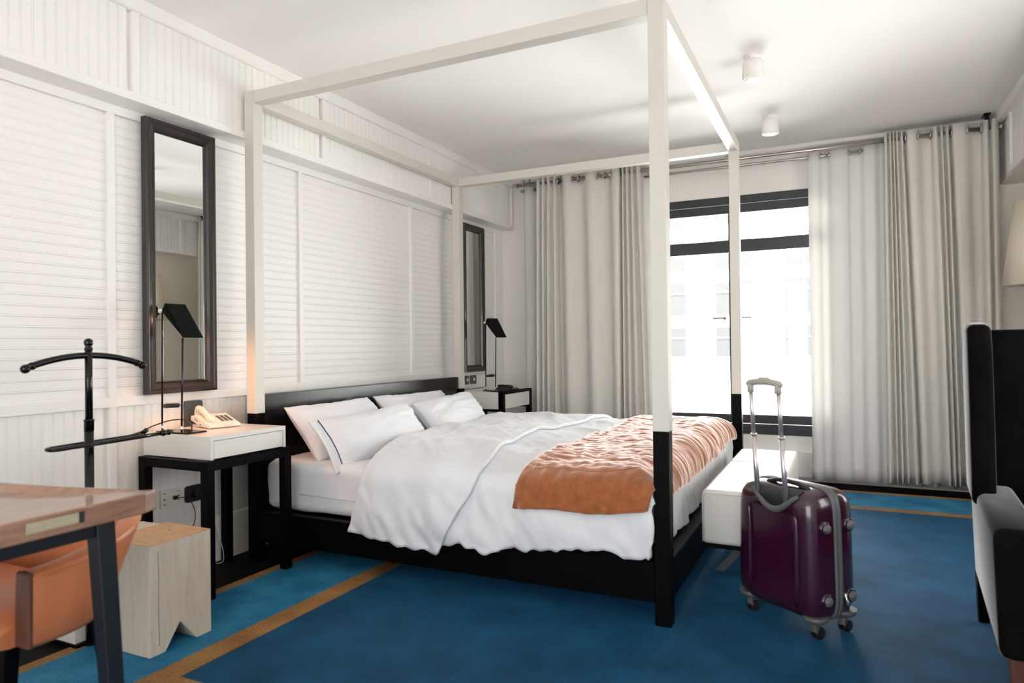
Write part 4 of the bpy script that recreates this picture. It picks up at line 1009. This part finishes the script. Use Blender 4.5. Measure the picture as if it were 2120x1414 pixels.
# ------------------------------------------------------------------ wing chair
def soft_block(pts, bev, seg=4):
    bm = BM(); hexa(bm, pts, bev, seg); smooth_all(bm); return bm
def build_wing_chair():
    t = thing('wing_chair', 'charcoal velvet wing armchair at the right with pale sheen', 'armchair', (3.46, 0.15, ZF))
    def blk(x0, x1, y0, y1, z0, z1, dxt=0.0, dyt=0.0, bev=0.03, skew=0.0):
        # skew: outer faces open towards the back
        return soft_block([(x0, y0, z0), (x1, y0, z0), (x1+skew, y1, z0), (x0+skew, y1, z0), (x0+dxt, y0+dyt, z1), (x1+dxt, y0+dyt, z1), (x1+dxt+skew, y1+dyt, z1), (x0+dxt+skew, y1+dyt, z1)], bev)
    bm = blk(3.112, 3.235, -0.30, 0.50, 0.185, 0.545, -0.012, 0.0, 0.028, 0.062); obj('arm', bm, VELVET, t)
    bm = blk(3.73, 3.85, -0.30, 0.50, 0.185, 0.545, 0.012, 0.0, 0.028, -0.03); obj('arm', bm, VELVET, t)
    # wings: thick upholstered ears rising above the arms
    for sx in (0, 1):
        prof = [(0.215, 0.50), (0.205, 0.70), (0.215, 0.90), (0.235, 1.05), (0.27, 1.115), (0.36, 1.125), (0.55, 1.12), (0.60, 1.00), (0.55, 0.50)]
        bm = BM(); x0, x1 = (3.120, 3.192) if sx == 0 else (3.73, 3.80)
        prism(bm, prof, 'x', x0, x1); 
        bmesh.ops.bevel(bm, geom=bm.edges[:], offset=0.022, segments=4, profile=0.5, affect='EDGES'); 
        for v in bm.verts: v.co.x += (0.09*(v.co.y-0.2)+0.006*(1.1-v.co.z)/0.6)*(1 if sx == 0 else -1)
        smooth_all(bm); obj('wing', bm, VELVET, t)
    bm = blk(3.19, 3.745, 0.36, 0.50, 0.30, 1.10, 0.0, 0.06, 0.03); obj('back', bm, VELVET, t)
    bm = blk(3.23, 3.74, -0.30, 0.45, 0.30, 0.45, 0, 0, 0.03); obj('seat', bm, VELVET, t)
    bm = blk(3.20, 3.76, -0.28, 0.50, 0.185, 0.31, 0, 0, 0.01); obj('seat_frame', bm, VELVET, t)
    for x, y, r in ((3.165, -0.26, 1), (3.79, -0.26, 1), (3.205, 0.545, 0), (3.77, 0.545, 0)):
        bm = BM(); a, c = 0.027, 0.017
        hexa(bm, [(x-c, y-c, ZF), (x+c, y-c, ZF), (x+c, y+c, ZF), (x-c, y+c, ZF), (x-a, y-a-(0.03 if not r else 0), 0.20), (x+a, y-a-(0.03 if not r else 0), 0.20), (x+a, y+a-(0.03 if not r else 0), 0.20), (x-a, y+a-(0.03 if not r else 0), 0.20)]); o = obj('leg', bm, DARKWOODLEG if r else BLACK, t); mod_bevel(o, 0.003, 2)
build_wing_chair()

# ------------------------------------------------------------------ floor lamp by the right wall
def build_floor_lamp():
    c = (3.765, 2.43, 0); t = thing('floor_lamp', 'cream tapered lampshade of a floor lamp cut off by the right edge', 'lamp', c)
    bm = BM(); lathe(bm, [(0.155, 1.385), (0.088, 1.885)], c, 40, closed_prof=True); o = obj('lamp_shade', bm, SHADE, t); mod_solid(o, 0.002, 0)
    bm = BM(); lathe(bm, [(0.12, ZF), (0.12, 0.03), (0.11, 0.036), (0.0, 0.036)], c, 28); obj('base', bm, STEEL, t)
    bm = BM(); tube(bm, [(c[0], c[1], 0.03), (c[0], c[1], 1.60)], 0.010, 12); obj('pole', bm, STEEL, t)
    bm = BM(); sphere(bm, (c[0], c[1], 1.63), 0.035); obj('bulb', bm, WHITEPLASTIC, t)
    bm = BM(); tube(bm, [(c[0]-0.095, c[1], 1.86), (c[0]+0.095, c[1], 1.86)], 0.003, 6); tube(bm, [(c[0], c[1]-0.095, 1.86), (c[0], c[1]+0.095, 1.86)], 0.003, 6); tube(bm, [(c[0], c[1], 1.60), (c[0], c[1], 1.86)], 0.004, 6); obj('shade_spider', bm, STEEL, t)
build_floor_lamp()

# ------------------------------------------------------------------ ceiling spotlights
def ceiling_spot(x, y, label):
    t = thing('ceiling_spotlight', label, 'spotlight', (x, y, ZC-0.14), 'ceiling spotlights')
    bm = BM(); lathe(bm, [(0.046, 2.568), (0.047, ZC-0.002), (0.047, ZC)], (x, y, 0), 32); obj('mount', bm, WHITE, t)
    bm = BM(); lathe(bm, [(0.045, 2.470), (0.0535, 2.470), (0.0555, 2.472), (0.0555, 2.560), (0.0535, 2.563), (0.044, 2.570), (0.02, 2.570)], (x, y, 0), 40); obj('body', bm, WHITE, t)
    bm = BM(); lathe(bm, [(0.0305, 2.469), (0.0445, 2.469), (0.0445, 2.472), (0.028, 2.478), (0.024, 2.485), (0.0305, 2.469)], (x, y, 0), 32, closed_prof=True); obj('ring', bm, WHITE, t)
    bm = BM(); lathe(bm, [(0.0, 2.480), (0.025, 2.480), (0.026, 2.484), (0.0, 2.484)], (x, y, 0), 24); obj('lens', bm, GREYPLASTIC, t)
    bm = BM(); sphere(bm, (x-0.015, y-0.0465, 2.578), 0.003, 8); obj('screw', bm, STEEL, t)
ceiling_spot(2.329, 1.30, 'white cylindrical ceiling spotlight nearer the camera')
ceiling_spot(2.322, 2.36, 'white cylindrical ceiling spotlight nearer the window')

# ------------------------------------------------------------------ curtains
def rod(y, z, x0, x1, r, label):
    t = thing('curtain_rod', label, 'curtain rod', ((x0+x1)/2, y, z), 'curtain rods above the window')
    bm = BM(); tube(bm, [(x0, y, z), (x1, y, z)], r, 14); obj('pole', bm, STEEL, t)
    for x, s in ((x0, -1), (x1, 1)):
        bm = BM(); tube(bm, [(x-s*0.012, y, z), (x-s*0.004, y, z)], r*1.35, 14); tube(bm, [(x, y, z), (x+s*0.012, y, z)], r*1.15, 14); tube(bm, [(x+s*0.010, y, z), (x+s*0.028, y, z)], [r*1.35, r*1.25], 14); obj('finial', bm, STEEL, t)
    return t
R1 = rod(3.0, 2.495, 0.12, 3.70, 0.0135, 'front brushed steel curtain rod carrying the linen curtains')
R2 = rod(3.085, 2.462, 0.155, 3.70, 0.0105, 'rear thin steel curtain rod carrying the white liners')
for x in (0.185, 1.95, 3.64):
    bm = BM(); box(bm, x-0.012, x+0.012, 2.988, 3.012, 2.50, ZC if x != 1.95 else 2.59); box(bm, x-0.02, x+0.02, 2.97, 3.09, ZC-0.006, ZC); obj('bracket', bm, BLACKMETAL if x > 3 else STEEL, R1)
    bm = BM(); box(bm, x+0.03-0.006, x+0.03+0.006, 3.079, 3.091, 2.468, ZC-0.006); obj('bracket', bm, STEEL, R2)

def curtain(label, cols, yr, zr, ztop_, zbot, m, grp, eyelets, er, thick=0.0025, seed=0.0, hem=0.0, nz=26):
    """cols: (x top, x bottom, offset from the rod in y)"""
    t = thing('curtain', label, 'curtain', ((cols[0][1]+cols[-1][1])/2, yr, zbot), grp)
    # smooth the column list with a Catmull-Rom spline
    def cr(p0, p1, p2, p3, s): return 0.5*((2*p1)+(-p0+p2)*s+(2*p0-5*p1+4*p2-p3)*s*s+(-p0+3*p1-3*p2+p3)*s**3)
    pts = []
    for i in range(len(cols)-1):
        q = [cols[max(0, i-1)], cols[i], cols[i+1], cols[min(len(cols)-1, i+2)]]
        for k in range(6):
            s = k/6; pts.append(tuple(cr(q[0][c], q[1][c], q[2][c], q[3][c], s) for c in range(3)))
    pts.append(cols[-1]); bm = BM(); n = len(pts)-1
    def fn(u, v):
        xt, xb, dy = pts[round(u*n)]
        k = v; x = lerp(xt, xb, k**0.9)
        sm = 1.0-0.25*math.exp(-((v-0.05)/0.03)**2)
        yy = yr+dy*(1+0.35*k)*sm + 0.006*N(x*5+seed, v*1.5, 1.0)*min(1, v*3)
        zt = ztop_+0.006*N(x*20+seed, 0.0, 3.0)
        z = lerp(zt, zbot+0.010*N(x*7+seed, 5.0)+0.004*N(x*30, 2.0), v)
        return Vector((x, yy, z))
    grid(bm, fn, n, nz)
    o = obj('fabric', bm, m, t); mod_solid(o, thick, 0)
    # hem band at the foot
    if hem:
        bm = BM()
        for side in (-1,):
            vv = 1-hem/(ztop_-zbot); tube(bm, [fn(i/n, vv)+Vector((0, -0.002, 0)) for i in range(n+1)], 0.0012, 4)
        obj('hem_stitch', bm, m, t)
    bm = None
    for x in eyelets:
        e = BM(); tube(e, [(x+0.010*math.cos(2*PI*k/18)*0.35, yr+er*math.sin(2*PI*k/18), zr+er*math.cos(2*PI*k/18)) for k in range(18)], er*0.2, 7, closed=True)
        obj('eyelet', e, STEEL, t)
    return t
f, k = -0.030, 0.026
LBt = [0.33, 0.349, 0.367, 0.39, 0.413, 0.441, 0.464, 0.501, 0.514, 0.537, 0.582, 0.636, 0.689, 0.742, 0.799, 0.855, 0.916, 0.975, 1.026, 1.076, 1.093, 1.11, 1.126, 1.147, 1.168, 1.188, 1.209, 1.237, 1.258]
LBb = [0.302, 0.325, 0.353, 0.376, 0.399, 0.422, 0.45, 0.5, 0.518, 0.545, 0.608, 0.661, 0.714, 0.767, 0.827, 0.883, 0.935, 0.99, 1.032, 1.069, 1.086, 1.107, 1.132, 1.16, 1.189, 1.218, 1.25, 1.295, 1.319]
LBd = [-.03, -.045, .01, -.045, .01, -.045, .01, -.045, .04, .04, -.03, -.028, .024, .024, -.028, -.026, .024, .024, -.028, -.026, .04, -.04, .01, -.045, .01, -.045, .01, -.045, .0]
RBt = [3.029, 3.041, 3.053, 3.065, 3.077, 3.086, 3.095, 3.107, 3.119, 3.137, 3.152, 3.167, 3.196, 3.226, 3.266, 3.31, 3.324, 3.344, 3.362, 3.376, 3.39, 3.41, 3.43, 3.441, 3.48, 3.517, 3.561, 3.605, 3.616, 3.637, 3.659, 3.667, 3.686, 3.705]
RBb = [3.022, 3.037, 3.067, 3.079, 3.094, 3.112, 3.126, 3.147, 3.165, 3.197, 3.227, 3.235, 3.256, 3.273, 3.308, 3.35, 3.373, 3.396, 3.41, 3.424, 3.441, 3.452, 3.474, 3.497, 3.519, 3.546, 3.574, 3.607, 3.623, 3.645, 3.666, 3.677, 3.698, 3.712]
RBd = [-.03, -.045, .0, -.045, .0, -.045, .0, -.045, .0, -.045, .03, -.02, -.032, -.02, .026, .026, -.02, -.034, .01, -.044, .01, -.044, .03, -.03, -.034, -.02, .026, .026, -.02, -.036, .012, -.036, -.03, .0]
curtain('linen blackout curtain hanging between the bed posts left of the window', list(zip(LBt, LBb, LBd)), 3.0, 2.495, 2.545, 0.06, LINEN, 'linen curtains on the front rod', [0.662, 0.715, 0.827, 0.888, 0.945, 1.0, 0.525, 1.085], 0.026, hem=0.12)
curtain('linen blackout curtain bunched beside the right soffit', list(zip(RBt, RBb, RBd)), 3.0, 2.495, 2.545, 0.065, LINEN, 'linen curtains on the front rod', [3.236, 3.312, 3.528, 3.606, 3.161, 3.436], 0.026, seed=4, hem=0.12)
def waves(x0t, x1t, x0b, x1b, n, a, seed):
    out = []
    for i in range(n*2+1):
        q = i/(n*2); j = 0.25*N(i*3.7+seed)/n
        out.append((lerp(x0t, x1t, q+j*(0 < i < 2*n)), lerp(x0b, x1b, q+j*(0 < i < 2*n)), (-a if i % 2 == 0 else a)*(0.8+0.3*N(i*2.1+seed, 1))))
    return out
curtain('white liner curtain at the right of the window, partly behind linen', [(2.524, 2.53, -.012), (2.56, 2.56, -.03), (2.595, 2.595, -.022), (2.62, 2.62, .012), (2.655, 2.655, .014), (2.69, 2.69, -.018), (2.74, 2.735, -.03), (2.79, 2.785, -.016), (2.815, 2.81, .014), (2.87, 2.865, .016), (2.91, 2.905, -.018), (2.96, 2.955, -.028), (3.0, 2.995, -.012)]+[(3.03+q[0], 3.03+q[1], q[2]) for q in waves(0, 0.64, 0, 0.66, 7, 0.022, 2)], 3.085, 2.462, 2.500, 0.028, SHEER, 'white liner curtains on the rear rod', [2.612, 2.665, 2.528, 2.80, 2.875], 0.021, seed=9, hem=0.09)
curtain('white liner curtain at the far left end of the rear rod', [(0.155, 0.15, .01), (0.18, 0.175, -.026), (0.215, 0.213, -.034), (0.25, 0.25, -.02), (0.285, 0.29, .02), (0.33, 0.34, .03), (0.40, 0.41, .02)]+[(0.43+q[0], 0.44+q[1], q[2]) for q in waves(0, 0.95, 0, 0.94, 7, 0.026, 5)], 3.085, 2.462, 2.500, 0.028, SHEER, 'white liner curtains on the rear rod', [0.262], 0.021, seed=12, hem=0.09)

# ------------------------------------------------------------------ outside: pale street beyond the glass
def build_outside():
    b1 = thing('apartment_building', 'pale apartment block with rows of windows far outside the window', 'building', (0, 34, -10))
    bm = BM(); box(bm, -22, 14, 34, 40, -10, 22); obj('wall', bm, FACADE, b1)
    wm = BM(); box(wm, -0.9, 0.9, -0.06, 0.10, 0, 1.7); me = bpy.data.meshes.new('window'); wm.to_mesh(me); wm.free(); me.materials.append(FACWIN)
    fm = BM(); box(fm, -0.04, 0.04, -0.10, -0.05, 0, 1.7); box(fm, -0.9, 0.9, -0.10, -0.05, 1.12, 1.2); fme = bpy.data.meshes.new('glazing_bar'); fm.to_mesh(fme); fm.free(); fme.materials.append(FACADE)
    for i in range(7):
        for j in range(7):
            x = -15.6+i*3.35; z = 0.2+j*2.35
            o = place('window', me, b1, (x, 34, z)); ORG[o.name] = Vector((x, 34, z)); q = bpy.data.objects.new('glazing_bar', fme); COL.objects.link(q); q.parent = o
    b2 = thing('low_building', 'low white rooftop building in front of the pale apartment block', 'building', (-6, 22, -10))
    bm = BM(); box(bm, -16, 8, 21, 27, -10, 0.3); obj('wall', bm, SNOW, b2)
    bm = BM(); box(bm, -16.3, 8.3, 20.7, 27.3, 0.3, 0.5); obj('roof', bm, SNOW, b2)
    bm = BM(); box(bm, -9.5, -6.2, 22.5, 26, 0.5, 3.0); obj('roof_house', bm, FACADE, b2)
    bm = BM(); tube(bm, [(-5.2, 22, 0.5), (-5.2, 22, 4.1)], 0.04, 6); tube(bm, [(-5.9, 22, 3.6), (-4.5, 22, 3.6)], 0.03, 6); obj('aerial', bm, GREYPLASTIC, b2)
    bm = BM(); box(bm, -70, 70, -70, 70, -10.2, -10); o = obj('ground', bm, SNOW); o['kind'] = 'structure'
build_outside()
